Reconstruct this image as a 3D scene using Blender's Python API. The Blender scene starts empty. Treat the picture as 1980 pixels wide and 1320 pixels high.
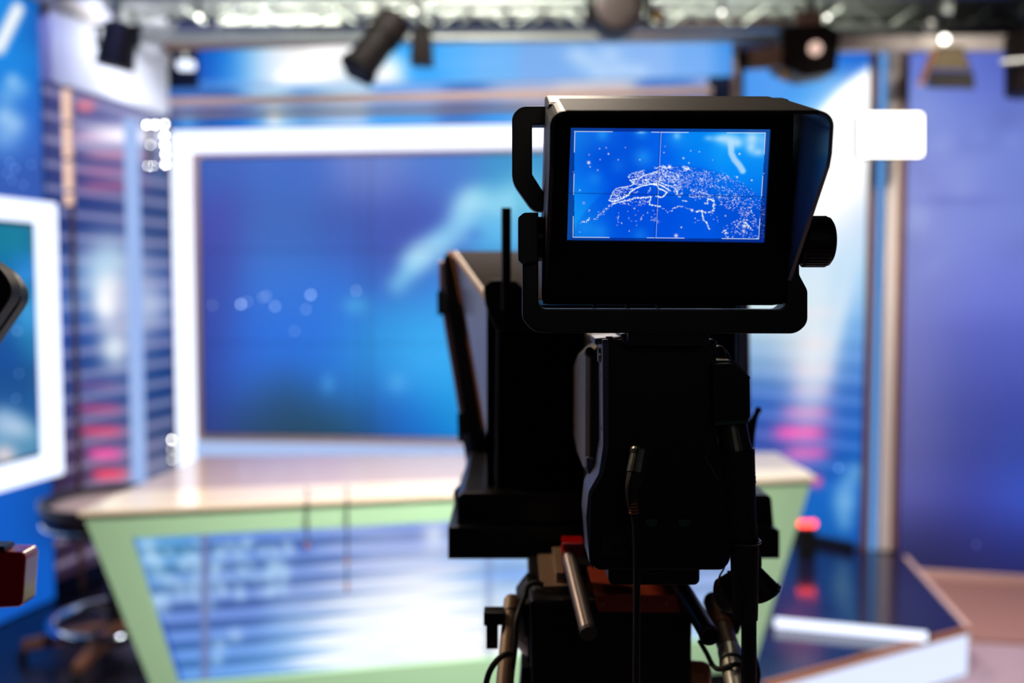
import bpy, bmesh, math, random
import numpy as np
from mathutils import Vector, Matrix
random.seed(7); rng = np.random.default_rng(11)
sc = bpy.context.scene
COL = sc.collection
F, EYE, PITCH = 1925.0, 1.60, math.atan(115/1925.0)
CP, SP = math.cos(PITCH), math.sin(PITCH)
CAM = Vector((0, 0, EYE))

# ------------------------------------------------------------------ measuring helpers (photo point + real distance -> place)
def ray(px, py):
    z = -(py-660)/F
    return Vector(((px-990)/F, CP + z*SP, -SP + z*CP))
def P(px, py, D):
    r = ray(px, py); return CAM + r*(D/r.y)
def PX(px, py, X):
    r = ray(px, py); return CAM + r*(X/r.x)
def PZ(px, py, Z):
    r = ray(px, py); return CAM + r*((Z-EYE)/r.z)
def PP(px, py, p0, n):
    r = ray(px, py); return CAM + r*((p0-CAM).dot(n)/r.dot(n))
def project(x, y, z):
    dz = z-EYE; fw = y*CP - dz*SP; up = y*SP + dz*CP
    return 990 + F*x/fw, 660 - F*up/fw
def lin(c):
    c = np.asarray(c, float)/255.0
    return np.where(c <= 0.04045, c/12.92, ((np.maximum(c, 0)+0.055)/1.055)**2.4)

# ------------------------------------------------------------------ materials
MATS = {}
def pm(name, rgb, rough=0.5, metal=0.0, spec=0.5, bump=0.0, scale=40, coat=0.0, mottle=0.12, trans=0.0):
    m = bpy.data.materials.new(name); m.use_nodes = True; nt = m.node_tree; b = nt.nodes['Principled BSDF']
    c = lin(rgb)
    tc = nt.nodes.new('ShaderNodeTexCoord'); nz = nt.nodes.new('ShaderNodeTexNoise'); nz.inputs['Scale'].default_value = scale
    nz.inputs['Detail'].default_value = 4
    nt.links.new(tc.outputs['Object'], nz.inputs['Vector'])
    mx = nt.nodes.new('ShaderNodeMix'); mx.data_type = 'RGBA'
    mx.inputs['A'].default_value = (*(c*(1-mottle)), 1); mx.inputs['B'].default_value = (*np.minimum(c*(1+mottle), 1), 1)
    nt.links.new(nz.outputs['Fac'], mx.inputs['Factor']); nt.links.new(mx.outputs['Result'], b.inputs['Base Color'])
    b.inputs['Roughness'].default_value = rough; b.inputs['Metallic'].default_value = metal
    b.inputs['Specular IOR Level'].default_value = spec; b.inputs['Coat Weight'].default_value = coat
    b.inputs['Transmission Weight'].default_value = trans
    if bump:
        bp = nt.nodes.new('ShaderNodeBump'); bp.inputs['Strength'].default_value = bump; bp.inputs['Distance'].default_value = 0.002
        nt.links.new(nz.outputs['Fac'], bp.inputs['Height']); nt.links.new(bp.outputs['Normal'], b.inputs['Normal'])
    MATS[name] = m; return m
def em(name, rgb, s, base=(20, 20, 20)):
    m = bpy.data.materials.new(name); m.use_nodes = True; b = m.node_tree.nodes['Principled BSDF']
    b.inputs['Base Color'].default_value = (*lin(base), 1); b.inputs['Roughness'].default_value = 0.4
    b.inputs['Emission Color'].default_value = (*lin(rgb), 1); b.inputs['Emission Strength'].default_value = s
    MATS[name] = m; return m
def attr_mat(name, rough=0.35, spec=0.3, s=1.0):
    m = bpy.data.materials.new(name); m.use_nodes = True; nt = m.node_tree; b = nt.nodes['Principled BSDF']
    a = nt.nodes.new('ShaderNodeAttribute'); a.attribute_name = 'Col'
    b.inputs['Base Color'].default_value = (0.01, 0.01, 0.012, 1); b.inputs['Roughness'].default_value = rough
    b.inputs['Specular IOR Level'].default_value = spec
    nt.links.new(a.outputs['Color'], b.inputs['Emission Color']); b.inputs['Emission Strength'].default_value = s
    MATS[name] = m; return m
pm('black_plastic', (18, 17, 18), 0.45, spec=0.3, bump=0.05, scale=400)
pm('black_metal', (22, 22, 23), 0.35, spec=0.5)
pm('black_rubber', (16, 16, 16), 0.6)
pm('black_cloth', (14, 14, 15), 0.9, spec=0.1, bump=0.3, scale=200)
pm('grey_plastic', (58, 51, 50), 0.45, bump=0.05, scale=300)
pm('slate_metal', (90, 95, 118), 0.35, metal=0.5)
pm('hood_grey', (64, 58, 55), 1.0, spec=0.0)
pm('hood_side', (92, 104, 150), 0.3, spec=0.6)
pm('bronze_metal', (178, 118, 72), 0.5, metal=0.1)
pm('pink_metal', (150, 122, 128), 0.45, metal=0.1)
pm('tan_metal', (146, 122, 98), 0.4, metal=0.2)
pm('steel', (150, 156, 150), 0.28, metal=0.9)
pm('aluminium', (205, 208, 200), 0.35, metal=0.7)
pm('red_plastic', (190, 16, 20), 0.14, coat=0.6)
pm('plug_metal', (96, 100, 92), 0.35, metal=0.8)
pm('lamp_black', (36, 28, 24), 0.55, spec=0.3)
pm('rod_metal', (120, 110, 108), 0.4, metal=0.5)
pm('red_anodised', (160, 62, 36), 0.4, metal=0.2)
pm('port_green', (38, 76, 58), 0.5)
pm('port_dark', (36, 40, 38), 0.45)
pm('brown_metal', (150, 120, 102), 0.55, metal=0.0)
pm('rose_metal', (226, 188, 174), 0.55, metal=0.0)
pm('silver_post', (226, 214, 204), 0.5, metal=0.1)
pm('rust_post', (140, 92, 70), 0.45, metal=0.3)
pm('white_wall', (225, 225, 232), 0.7, spec=0.2)
pm('dark_wall', (30, 38, 74), 0.8, spec=0.2)
pm('blue_drape', (10, 70, 170), 0.8, spec=0.1, bump=0.3, scale=12)
pm('ceiling_paint', (95, 98, 90), 0.9, spec=0.1)
pm('floor_dark', (18, 19, 32), 0.3, spec=0.35, mottle=0.25, scale=6)
pm('floor_carpet', (164, 122, 112), 0.9, spec=0.1, bump=0.3, scale=120)
pm('floor_pale', (180, 155, 162), 0.6, spec=0.3, scale=9)
pm('gloss_navy', (22, 25, 54), 0.14, spec=0.5, coat=0.2, scale=5)
pm('desk_green', (160, 194, 150), 0.45, spec=0.3, mottle=0.04, scale=3)
pm('desk_cream', (232, 208, 174), 0.12, spec=0.6, coat=0.5, mottle=0.03)
pm('desk_rose', (186, 160, 142), 0.14, spec=0.5, coat=0.4, mottle=0.05)
pm('joint_grey', (120, 128, 150), 0.4, metal=0.2)
pm('chair_dark', (40, 30, 40), 0.35, spec=0.6)
pm('chrome', (215, 220, 230), 0.12, metal=1.0)
pm('gold_lens', (84, 68, 34), 0.4, metal=0.4)
pm('amber_knob', (200, 150, 50), 0.4)
pm('lens_grey', (150, 138, 132), 0.25, spec=0.6)
em('led_white', (224, 233, 255), 1.7)
em('led_soft', (216, 227, 255), 1.12)
em('led_bluish', (176, 200, 246), .95)
em('led_dot', (255, 255, 250), 34)
em('lamp_warm', (255, 248, 236), 6)
em('softlight_green', (236, 244, 224), 3.6)
em('lamp_bulb', (255, 252, 240), 6)
em('led_red', (255, 70, 60), 5.0)
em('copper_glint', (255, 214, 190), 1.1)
attr_mat('screen_pixels', 0.3, 0.25)
attr_mat('viewfinder_pixels', 0.2, 0.3)
attr_mat('backlit_print', 0.5, 0.15)

# ------------------------------------------------------------------ mesh helpers
def obj(name, bm, mat, parent=None, bevel=0.0, smooth=False, label=None, seg=2):
    me = bpy.data.meshes.new(name); bm.normal_update(); bm.to_mesh(me); bm.free()
    o = bpy.data.objects.new(name, me); COL.objects.link(o)
    for m in (mat if isinstance(mat, (list, tuple)) else [mat]):
        me.materials.append(MATS[m])
    if smooth:
        for p in me.polygons: p.use_smooth = True
    if bevel:
        md = o.modifiers.new('edges', 'BEVEL'); md.width = bevel; md.segments = seg; md.limit_method = 'ANGLE'; md.angle_limit = math.radians(32)
        md.harden_normals = False
    if parent is not None: adopt(o, parent)
    if label: o['label'] = label
    return o
def adopt(o, parent):
    o.parent = parent; o.matrix_parent_inverse = MW(parent).inverted()
def MW(o):
    m = Matrix.Translation(o.location) @ o.rotation_euler.to_matrix().to_4x4()
    return (MW(o.parent) @ o.matrix_parent_inverse @ m) if o.parent else m
def tag(o, label, cat, group=None, kind=None):
    if label: o['label'] = label
    if cat: o['category'] = cat
    if group: o['group'] = group
    if kind: o['kind'] = kind
    return o
def thing(name, label, cat, loc, group=None):
    o = bpy.data.objects.new(name, None); COL.objects.link(o); o.location = loc; o.empty_display_size = 0.1
    return tag(o, label, cat, group)
def struct(name, bm, mat, label=None, cat=None, **k):
    o = obj(name, bm, mat, **k); o['kind'] = 'structure'
    if label: o['label'] = label
    if cat: o['category'] = cat
    return o
def B(): return bmesh.new()
def face(bm, vs):
    try: return bm.faces.new(vs)
    except ValueError: return None
def box(bm, c, s, R=None):
    c = Vector(c); R = R or Matrix.Identity(3); v = []
    for i in range(8):
        d = Vector(((i & 1)-.5, ((i >> 1) & 1)-.5, ((i >> 2) & 1)-.5))
        v.append(bm.verts.new(c + R @ Vector((d.x*s[0], d.y*s[1], d.z*s[2]))))
    for q in ((0, 2, 3, 1), (4, 5, 7, 6), (0, 1, 5, 4), (2, 6, 7, 3), (0, 4, 6, 2), (1, 3, 7, 5)):
        face(bm, [v[k] for k in q])
    return bm
def box2(bm, a, b):
    a, b = Vector(a), Vector(b)
    return box(bm, (a+b)/2, [abs(x) for x in (b-a)])
def extrude(bm, pts, ext):
    """closed solid: polygon pts swept by vector ext"""
    ext = Vector(ext); a = [bm.verts.new(Vector(p)) for p in pts]; b = [bm.verts.new(Vector(p)+ext) for p in pts]
    n = len(a); f = face(bm, a); g = face(bm, list(reversed(b)))
    side = [face(bm, [a[i], b[i], b[(i+1) % n], a[(i+1) % n]]) for i in range(n)]
    bmesh.ops.recalc_face_normals(bm, faces=[x for x in [f, g]+side if x])
    return bm
def loft(bm, A, Bp):
    a = [bm.verts.new(Vector(p)) for p in A]; b = [bm.verts.new(Vector(p)) for p in Bp]; n = len(a)
    fs = [face(bm, a), face(bm, list(reversed(b)))]+[face(bm, [a[i], b[i], b[(i+1) % n], a[(i+1) % n]]) for i in range(n)]
    bmesh.ops.recalc_face_normals(bm, faces=[x for x in fs if x])
    return bm
def fillet(pts, r, seg=5):
    """round the corners of a 2D polygon; r = one radius or one per corner"""
    out = []; n = len(pts)
    for i in range(n):
        p = Vector(pts[i]); a = Vector(pts[i-1]); b = Vector(pts[(i+1) % n])
        rr = r[i] if isinstance(r, (list, tuple)) else r
        if rr <= 0: out.append(tuple(p)); continue
        u = (a-p); v = (b-p); la, lb = u.length, v.length; u.normalize(); v.normalize()
        d = min(rr, la*.45, lb*.45)
        for k in range(seg+1):
            t = k/seg; q0 = p+u*d*(1-t); q1 = p+v*d*t
            out.append(tuple(q0*(1-t)+q1*t))
    return out
def prism(bm, pts, D, depth, r=0):
    """outline measured at distance D, extruded straight back by depth metres"""
    if r: pts = fillet(pts, r)
    return extrude(bm, [P(x, y, D) for x, y in pts], (0, depth, 0))
def basis(d):
    d = d.normalized(); up = Vector((0, 0, 1)) if abs(d.z) < .95 else Vector((1, 0, 0))
    x = d.cross(up).normalized(); return x, d.cross(x).normalized()
def lathe(bm, p, d, prof, seg=24, cap=True):
    """rings along direction d from p; prof = [(t, r), ...]"""
    p = Vector(p); d = Vector(d).normalized(); x, y = basis(d); rings = []
    for t, r in prof:
        rings.append([bm.verts.new(p+d*t+(x*math.cos(a)+y*math.sin(a))*max(r, 1e-5)) for a in (2*math.pi*k/seg for k in range(seg))])
    fs = []
    for A, C in zip(rings, rings[1:]):
        for k in range(seg):
            fs.append(face(bm, [A[k], A[(k+1) % seg], C[(k+1) % seg], C[k]]))
    if cap: fs += [face(bm, list(reversed(rings[0]))), face(bm, rings[-1])]
    bmesh.ops.recalc_face_normals(bm, faces=[f for f in fs if f])
    return bm
def tube(bm, a, b, r, r2=None, seg=16):
    a, b = Vector(a), Vector(b); return lathe(bm, a, b-a, [(0, r), ((b-a).length, r2 if r2 else r)], seg)
def smooth_path(pts, n=8):
    pts = [Vector(p) for p in pts]; out = []
    for i in range(len(pts)-1):
        p0, p1, p2, p3 = pts[max(i-1, 0)], pts[i], pts[i+1], pts[min(i+2, len(pts)-1)]
        for k in range(n):
            t = k/n
            out.append(.5*((2*p1)+(-p0+p2)*t+(2*p0-5*p1+4*p2-p3)*t*t+(-p0+3*p1-3*p2+p3)*t**3))
    return out+[pts[-1]]
def sweep(bm, pts, r, seg=10, n=8):
    q = smooth_path(pts, n); rings = []; x = None
    for i, p in enumerate(q):
        d = (q[min(i+1, len(q)-1)]-q[max(i-1, 0)]).normalized()
        if x is None: x, _ = basis(d)
        x = (x-d*x.dot(d)).normalized(); y = d.cross(x)
        rr = r(i/(len(q)-1)) if callable(r) else r
        rings.append([bm.verts.new(p+(x*math.cos(a)+y*math.sin(a))*rr) for a in (2*math.pi*k/seg for k in range(seg))])
    fs = []
    for A, C in zip(rings, rings[1:]):
        for k in range(seg): fs.append(face(bm, [A[k], A[(k+1) % seg], C[(k+1) % seg], C[k]]))
    fs += [face(bm, list(reversed(rings[0]))), face(bm, rings[-1])]
    bmesh.ops.recalc_face_normals(bm, faces=[f for f in fs if f])
    return bm
def torus(bm, c, n, R, r, seg=40, rs=10):
    c = Vector(c); x, y = basis(Vector(n)); n = Vector(n).normalized(); rings = []
    for k in range(seg):
        a = 2*math.pi*k/seg; e = x*math.cos(a)+y*math.sin(a)
        rings.append([bm.verts.new(c+e*(R+r*math.cos(b))+n*r*math.sin(b)) for b in (2*math.pi*j/rs for j in range(rs))])
    fs = [face(bm, [rings[k][j], rings[(k+1) % seg][j], rings[(k+1) % seg][(j+1) % rs], rings[k][(j+1) % rs]]) for k in range(seg) for j in range(rs)]
    bmesh.ops.recalc_face_normals(bm, faces=[f for f in fs if f])
    return bm

# ------------------------------------------------------------------ pictures on screens and backlit prints
def gauss(px, py, cx, cy, sx, sy, rot=0):
    a = math.radians(rot); dx, dy = px-cx, py-cy
    u = dx*math.cos(a)+dy*math.sin(a); v = -dx*math.sin(a)+dy*math.cos(a)
    return np.exp(-.5*((u/sx)**2+(v/sy)**2))
def over(c, col, w): return c*(1-w[..., None])+np.asarray(col, float)*w[..., None]
def rbf(px, py, samples, sig):
    num = np.zeros(px.shape+(3,)); den = np.zeros(px.shape)
    for x, y, c in samples:
        w = np.exp(-.5*(((px-x)**2+(py-y)**2)/sig**2))+1e-9/(1+((px-x)**2+(py-y)**2))
        num += w[..., None]*np.asarray(c, float); den += w
    return num/den[..., None]
def seg_dist(px, py, x0, y0, x1, y1):
    dx, dy = x1-x0, y1-y0; t = np.clip(((px-x0)*dx+(py-y0)*dy)/(dx*dx+dy*dy), 0, 1)
    return np.hypot(px-x0-t*dx, py-y0-t*dy)
def panel(name, p00, p10, p11, p01, nx, ny, fn, mat, thick, parent=None, dots=(), label=None):
    """a display or lit print: a fine picture grid on the face of a solid slab (corners: top-left, top-right, bottom-right, bottom-left)"""
    p00, p10, p11, p01 = (np.array(p) for p in (p00, p10, p11, p01))
    u, v = np.meshgrid(np.linspace(0, 1, nx), np.linspace(0, 1, ny))
    U, V = u[..., None], v[..., None]
    W = p00*(1-U)*(1-V)+p10*U*(1-V)+p11*U*V+p01*(1-U)*V
    n = np.cross(p10-p00, p01-p00); n /= np.linalg.norm(n)
    if n.dot(np.array(CAM)-p00) < 0: n = -n
    px, py = project(W[..., 0], W[..., 1], W[..., 2])
    col = lin(fn(px, py, W)).reshape(-1, 3)
    verts = W.reshape(-1, 3).tolist(); faces = []
    idx = np.arange(nx*ny).reshape(ny, nx)
    faces = np.stack([idx[:-1, :-1], idx[1:, :-1], idx[1:, 1:], idx[:-1, 1:]], -1).reshape(-1, 4).tolist()
    cols = col.tolist()
    b = len(verts)
    for off in (-0.001, -thick):
        for q in (p00, p10, p11, p01): verts.append((q+n*off).tolist()); cols.append([0, 0, 0])
    faces += [[b, b+1, b+2, b+3], [b+4, b+7, b+6, b+5]]+[[b+i, b+4+i, b+4+(i+1) % 4, b+(i+1) % 4] for i in range(4)]
    ex = (p10-p00)/np.linalg.norm(p10-p00); ey = np.cross(n, ex)
    for (dx, dy, r, c) in dots:                       # single bright picture points
        q = np.array(PP(dx, dy, Vector(p00), Vector(n)))+n*0.002; k = len(verts)
        for a in range(6):
            verts.append((q+r*(ex*math.cos(a*math.pi/3)+ey*math.sin(a*math.pi/3))).tolist()); cols.append(np.asarray(c, float).tolist())
        faces.append([k+a for a in range(6)])
    me = bpy.data.meshes.new(name); me.from_pydata(verts, [], faces)
    at = me.color_attributes.new('Col', 'FLOAT_COLOR', 'POINT')
    at.data.foreach_set('color', np.concatenate([np.array(cols, np.float32), np.ones((len(cols), 1), np.float32)], 1).ravel())
    me.materials.append(MATS[mat]); me.update()
    o = bpy.data.objects.new(name, me); COL.objects.link(o)
    if parent is not None: adopt(o, parent)
    if label: o['label'] = label
    return o

# ================================================================== CAMERA
cd = bpy.data.cameras.new('photo_camera'); cam = bpy.data.objects.new('photo_camera', cd); COL.objects.link(cam)
cam.location = CAM; cam.rotation_euler = (math.pi/2-PITCH, 0, 0)
cd.sensor_width = 36.0; cd.lens = 36.0*F/1980.0; cd.clip_start = 0.05; cd.clip_end = 60
cd.dof.use_dof = True; cd.dof.focus_distance = 0.80; cd.dof.aperture_fstop = 2.9; cd.dof.aperture_blades = 0
sc.camera = cam

# ================================================================== PLANES OF THE SET
BP0 = P(385, 545, 6.25); BE = Vector((3.04, -.35, 0)).normalized(); BN = Vector((BE.y, -BE.x, 0))      # video wall plane
if BN.y > 0: BN = -BN
def Bk(px, py, off=0.0): return PP(px, py, BP0+BN*off, BN)
LP0 = Vector((-2.27, 5.0, 0)); LD = Vector((.225, 1, 0)).normalized(); LN = Vector((LD.y, -LD.x, 0))   # left wall plane
def Lw(px, py, off=0.0): return PP(px, py, LP0+LN*off, LN)
RA, RB = Vector((1.311, 5.704, 0)), Vector((1.830, 5.166, 0)); RD = (RB-RA).normalized(); RN = Vector((RD.y, -RD.x, 0))
def Rw(px, py, off=0.0): return PP(px, py, RA+RN*off, RN)
Q0, Q1 = Vector((1.93, 5.36, 0)), Vector((3.35, 5.02, 0)); QD = (Q1-Q0).normalized(); QN = Vector((QD.y, -QD.x, 0))
def Pw(px, py, off=0.0): return PP(px, py, Q0+QN*off, QN)
def at_z(p, z): return Vector((p.x, p.y, z))
def slab(bm, a, b, z0, z1, nrm, t):
    """upright slab standing on the line a-b, its face at the line and its body t metres behind"""
    q = [at_z(a, z0), at_z(b, z0), at_z(b, z1), at_z(a, z1)]
    return extrude(bm, q, -Vector(nrm)*t)

# ================================================================== SETTING
struct('floor', box2(B(), (-3.7, -1.3, -.12), (3.7, 7.2, 0)), 'floor_pale', 'pale pinkish studio floor')
struct('floor_set', box2(B(), (-3.65, 2.3, 0), (-1.12, 6.9, .012)), 'floor_dark', 'dark glossy set floor under the bar stool')
struct('ceiling', box2(B(), (-3.7, -1.3, 3.5), (3.7, 7.2, 3.6)), 'ceiling_paint', 'dim studio ceiling')
struct('wall_back', box2(B(), (-3.7, 7.0, 0), (3.7, 7.15, 3.5)), 'ceiling_paint', 'studio back wall behind the set')
struct('wall_right', box2(B(), (3.6, -1.3, 0), (3.7, 7.0, 3.5)), 'dark_wall', 'dark studio side wall')
struct('wall_rear', box2(B(), (-3.6, -1.3, 0), (3.6, -1.2, 3.5)), 'dark_wall', 'dark studio wall behind the operators')
struct('wall_outer', box2(B(), (-3.7, -1.3, 0), (-3.6, 7.0, 3.5)), 'dark_wall', 'dark outer studio wall')
a, b = LP0+LD*-1.9, Lw(330, 545)+LD*.02
struct('wall_left', slab(B(), a-LN*.05, b-LN*.05, 0.012, 2.585, LN, .08), 'dark_wall', 'dark set wall behind the left screen')
a2 = Lw(104, 300)
struct('wall_left_upper', slab(B(), a2, b-LN*.0, 2.59, 3.2, LN, .13), 'white_wall', 'white upper set wall above the striped panel')
bm = B(); slab(bm, BP0-BE*.45-BN*.12, BP0+BE*3.5-BN*.12, .012, 3.3, BN, .06)
struct('wall_set_back', bm, 'dark_wall', 'dark set wall carrying the video wall')
# carpet strip and skirting under the violet print
bm = B(); q = [PZ(1752, 1095, .012), PZ(2300, 1150, .012), PZ(2300, 1262, .012), PZ(1872, 1236, .012), PZ(1852, 1210, .012)]
extrude(bm, [at_z(p, 0) for p in q], (0, 0, .014))
struct('floor_carpet', bm, 'floor_carpet', 'reddish brown carpet strip in front of the violet wall')
struct('baseboard_right', slab(B(), Pw(1768, 1110, .03), Pw(2280, 1110, .03), 0.0, .055, QN, .028), 'rose_metal', 'pale skirting under the violet wall')
struct('beam_right', extrude(B(), [P(1600, 68, 4.98), P(2300, 68, 4.86), P(2300, 97, 4.86), P(1600, 97, 4.98)], (0, .05, 0)), 'silver_post', 'pale beam over the violet wall')

# ------------------------------------------------------------------ raised platform
PH = .20
cA, cB = PZ(1866, 1214, PH), PZ(1480, 1319, PH)
cR = PZ(1746, 1077, PH)
deck = [cA, cB, Vector((.78, 3.05, PH)), Vector((-1.1, 2.62, PH)), Vector((-1.1, 5.9, PH)), Vector((1.12, 5.78, PH)), Vector((1.70, 5.24, PH)), cR]
plat = thing('stage_platform', 'dark glossy navy stage platform with a glowing white front edge', 'platform', (0.4, 4.2, 0)); plat['kind'] = 'structure'
obj('deck', extrude(B(), [at_z(p, .0) for p in deck], (0, 0, PH)), 'gloss_navy', plat)
e = (cA-cB).normalized(); fn_ = Vector((e.y, -e.x, 0)); fn_ = fn_ if fn_.y < 0 else -fn_
q0, q1 = cB+fn_*.003-e*.02, cA+fn_*.003
obj('light_panel', extrude(B(), [at_z(q0, .012), at_z(q1, .012), at_z(q1, .182), at_z(q0, .182)], fn_*.012), 'led_soft', plat, label='glowing white front light panel')
obj('edge_trim', extrude(B(), [at_z(q0, .183), at_z(q1, .183), at_z(q1, .207), at_z(q0, .207)], fn_*.016-fn_*.0), 'bronze_metal', plat, label='bronze edge trim')
e2 = (cR-cA).normalized(); f2 = Vector((-e2.y, e2.x, 0)); f2 = f2 if f2.x > 0 else -f2
obj('edge_trim', extrude(B(), [at_z(cA+f2*.002, .15), at_z(cR+f2*.002, .15), at_z(cR+f2*.002, .206), at_z(cA+f2*.002, .206)], f2*.02), 'rose_metal', plat, label='pale side edge trim')

# ================================================================== VIDEO WALL
def wall_picture(px, py, W):
    c = rbf(px, py, [
        (390, 320, (62, 100, 188)), (560, 320, (70, 110, 200)), (720, 315, (112, 134, 208)), (860, 320, (80, 126, 210)), (1000, 330, (60, 150, 205)), (1200, 330, (60, 150, 215)),
        (390, 430, (72, 78, 172)), (540, 440, (64, 104, 186)), (680, 450, (66, 92, 178)), (800, 440, (72, 90, 182)), (1000, 430, (90, 180, 230)),
        (390, 540, (60, 76, 168)), (540, 545, (58, 118, 214)), (680, 540, (56, 118, 216)), (760, 500, (70, 84, 172)), (840, 560, (60, 140, 225)),
        (395, 640, (58, 70, 160)), (500, 640, (42, 112, 222)), (620, 630, (46, 116, 222)), (740, 640, (50, 150, 225)), (840, 650, (60, 175, 245)),
        (395, 740, (52, 64, 150)), (480, 740, (44, 112, 222)), (620, 740, (40, 114, 226)), (700, 730, (48, 140, 215)), (800, 720, (62, 176, 250)), (870, 740, (60, 178, 250)),
        (395, 830, (48, 60, 140)), (480, 825, (40, 72, 118)), (560, 800, (40, 80, 120)), (600, 832, (36, 66, 80)), (690, 828, (34, 70, 88)), (540, 832, (36, 66, 84)), (740, 790, (34, 100, 210)), (810, 820, (20, 90, 190)), (870, 800, (10, 146, 214)),
        (1000, 560, (60, 150, 230)), (1100, 480, (64, 140, 215)), (960, 660, (58, 165, 240)), (1060, 650, (54, 150, 232)), (1180, 600, (50, 130, 225)), (970, 770, (40, 150, 225)), (1080, 780, (40, 130, 215)), (1200, 720, (46, 124, 218)), (1300, 560, (50, 130, 220)), (1300, 800, (40, 110, 210))], 52)
    def cl(c, pts, w, col, k):
        for (x0, y0), (x1, y1) in zip(pts, pts[1:]):
            d = seg_dist(px, py, x0, y0, x1, y1); c = over(c, col, k*np.exp(-.5*(d/w)**2))
        return c
    c = cl(c, [(770, 548), (800, 510), (850, 470), (890, 425)], 15, (130, 205, 245), .6)
    for x, y, sx, sy, r_, k, col in ((790, 525, 24, 9, -50, .5, (130, 205, 245)), (812, 494, 22, 17, -30, .9, (182, 226, 250)), (838, 478, 26, 15, -30, .7, (165, 216, 248)), (872, 455, 24, 14, -30, .55, (140, 205, 245)), (905, 398, 20, 16, -30, .85, (182, 232, 250)), (922, 384, 22, 16, 0, .85, (180, 232, 248)), (900, 425, 24, 20, -60, .7, (150, 214, 248)),
                            (955, 400, 22, 18, 20, .7, (150, 218, 246)), (985, 388, 20, 22, 0, .8, (160, 225, 246)), (1020, 380, 26, 30, 0, .8, (120, 205, 235)), (945, 440, 26, 14, -20, .5, (110, 195, 245)), (985, 450, 22, 22, 0, .6, (105, 195, 245)), (918, 452, 12, 9, 0, .5, (62, 110, 205)), (935, 372, 16, 8, -20, .4, (100, 190, 225))):
        c = over(c, col, k*gauss(px, py, x, y, sx, sy, r_))
    c = over(c, (90, 190, 240), .55*gauss(px, py, 688, 590, 16, 12)); c = over(c, (84, 176, 246), .5*gauss(px, py, 634, 742, 9, 13)); c = over(c, (110, 196, 250), .4*gauss(px, py, 768, 740, 14, 14))
    c = c*(1-.10*gauss(px, py, 716, 570, 3, 900)[..., None])
    return c
vw = thing('video_wall', 'large video wall of nine joined displays showing blue space clouds', 'video wall', Bk(860, 880))
TL, TR_, BL = Bk(385, 305), Bk(385, 305)+BE*3.02, Bk(385, 838)
zt, zb = TL.z, BL.z; g = .0015
DOTS = [(466, 588, .9), (508, 575, .25), (515, 572, .3), (478, 583, .25), (532, 592, .5), (601, 570, .75), (689, 562, .35), (592, 598, .3), (570, 640, .2), (411, 590, .2)]
for r in range(3):
    for k in range(3):
        x0, x1 = 3.02*k/3+g, 3.02*(k+1)/3-g; za, zc = zt-(zt-zb)*r/3-g, zt-(zt-zb)*(r+1)/3+g
        A_, B_ = TL+BE*x0, TL+BE*x1
        dd = []
        for dx, dy, s in DOTS:
            w = Bk(dx, dy); u = (w-TL).dot(BE)
            if x0 < u < x1 and zc < w.z < za: dd.append((dx, dy, .0085, np.array([.55, .75, 1.0])*s*6))
        panel('display', at_z(A_, za), at_z(B_, za), at_z(B_, zc), at_z(A_, zc), 60, 40, wall_picture, 'screen_pixels', .06, vw, dd)
obj('backing', slab(B(), TL-BN*.065-BE*.01, TL+BE*3.03-BN*.065, zb-.01, zt+.01, BN, .04), 'black_metal', vw)
tr = thing('wall_trim', 'brown metal trim around the big video wall', 'trim', Bk(860, 850))
zt2, zb2 = zt+.03, zb-.045
def bar(parent, name, u0, u1, z0, z1, off, t, mat, **k):
    return obj(name, slab(B(), TL+BE*u0+BN*off, TL+BE*u1+BN*off, z0, z1, BN, t), mat, parent, bevel=.004, **k)
bar(tr, 'trim_bar', -.046, -.004, zb2, zt2, .02, .09, 'rose_metal'); bar(tr, 'trim_bar', 3.024, 3.055, zb2, zt2, .02, .09, 'rose_metal')
bar(tr, 'trim_bar', -.035, 3.055, zt+.004, zt2, .021, .09, 'rose_metal'); bar(tr, 'trim_bar', -.035, 3.055, zb2, zb-.004, .021, .09, 'rose_metal')
lf = thing('light_surround', 'glowing white light frame around the big video wall', 'light frame', Bk(860, 890))
zo = Bk(700, 246).z; zi = zt2+.004
zbo = Bk(345, 925).z; zbi = zb2-.004
bar(lf, 'light_bar', -.158, -.052, zbo, zo, .05, .10, 'led_white'); bar(lf, 'light_bar', 3.060, 3.185, zbo, zo, .05, .10, 'led_white')
bar(lf, 'light_bar', -.040, 3.060, zi, zo, .05, .10, 'led_white'); bar(lf, 'light_bar', -.040, 3.060, zbi-.12, zbi, .05, .10, 'led_bluish')
bar(lf, 'outer_trim', -.185, -.167, zbo, zo, .03, .08, 'rust_post')

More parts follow.
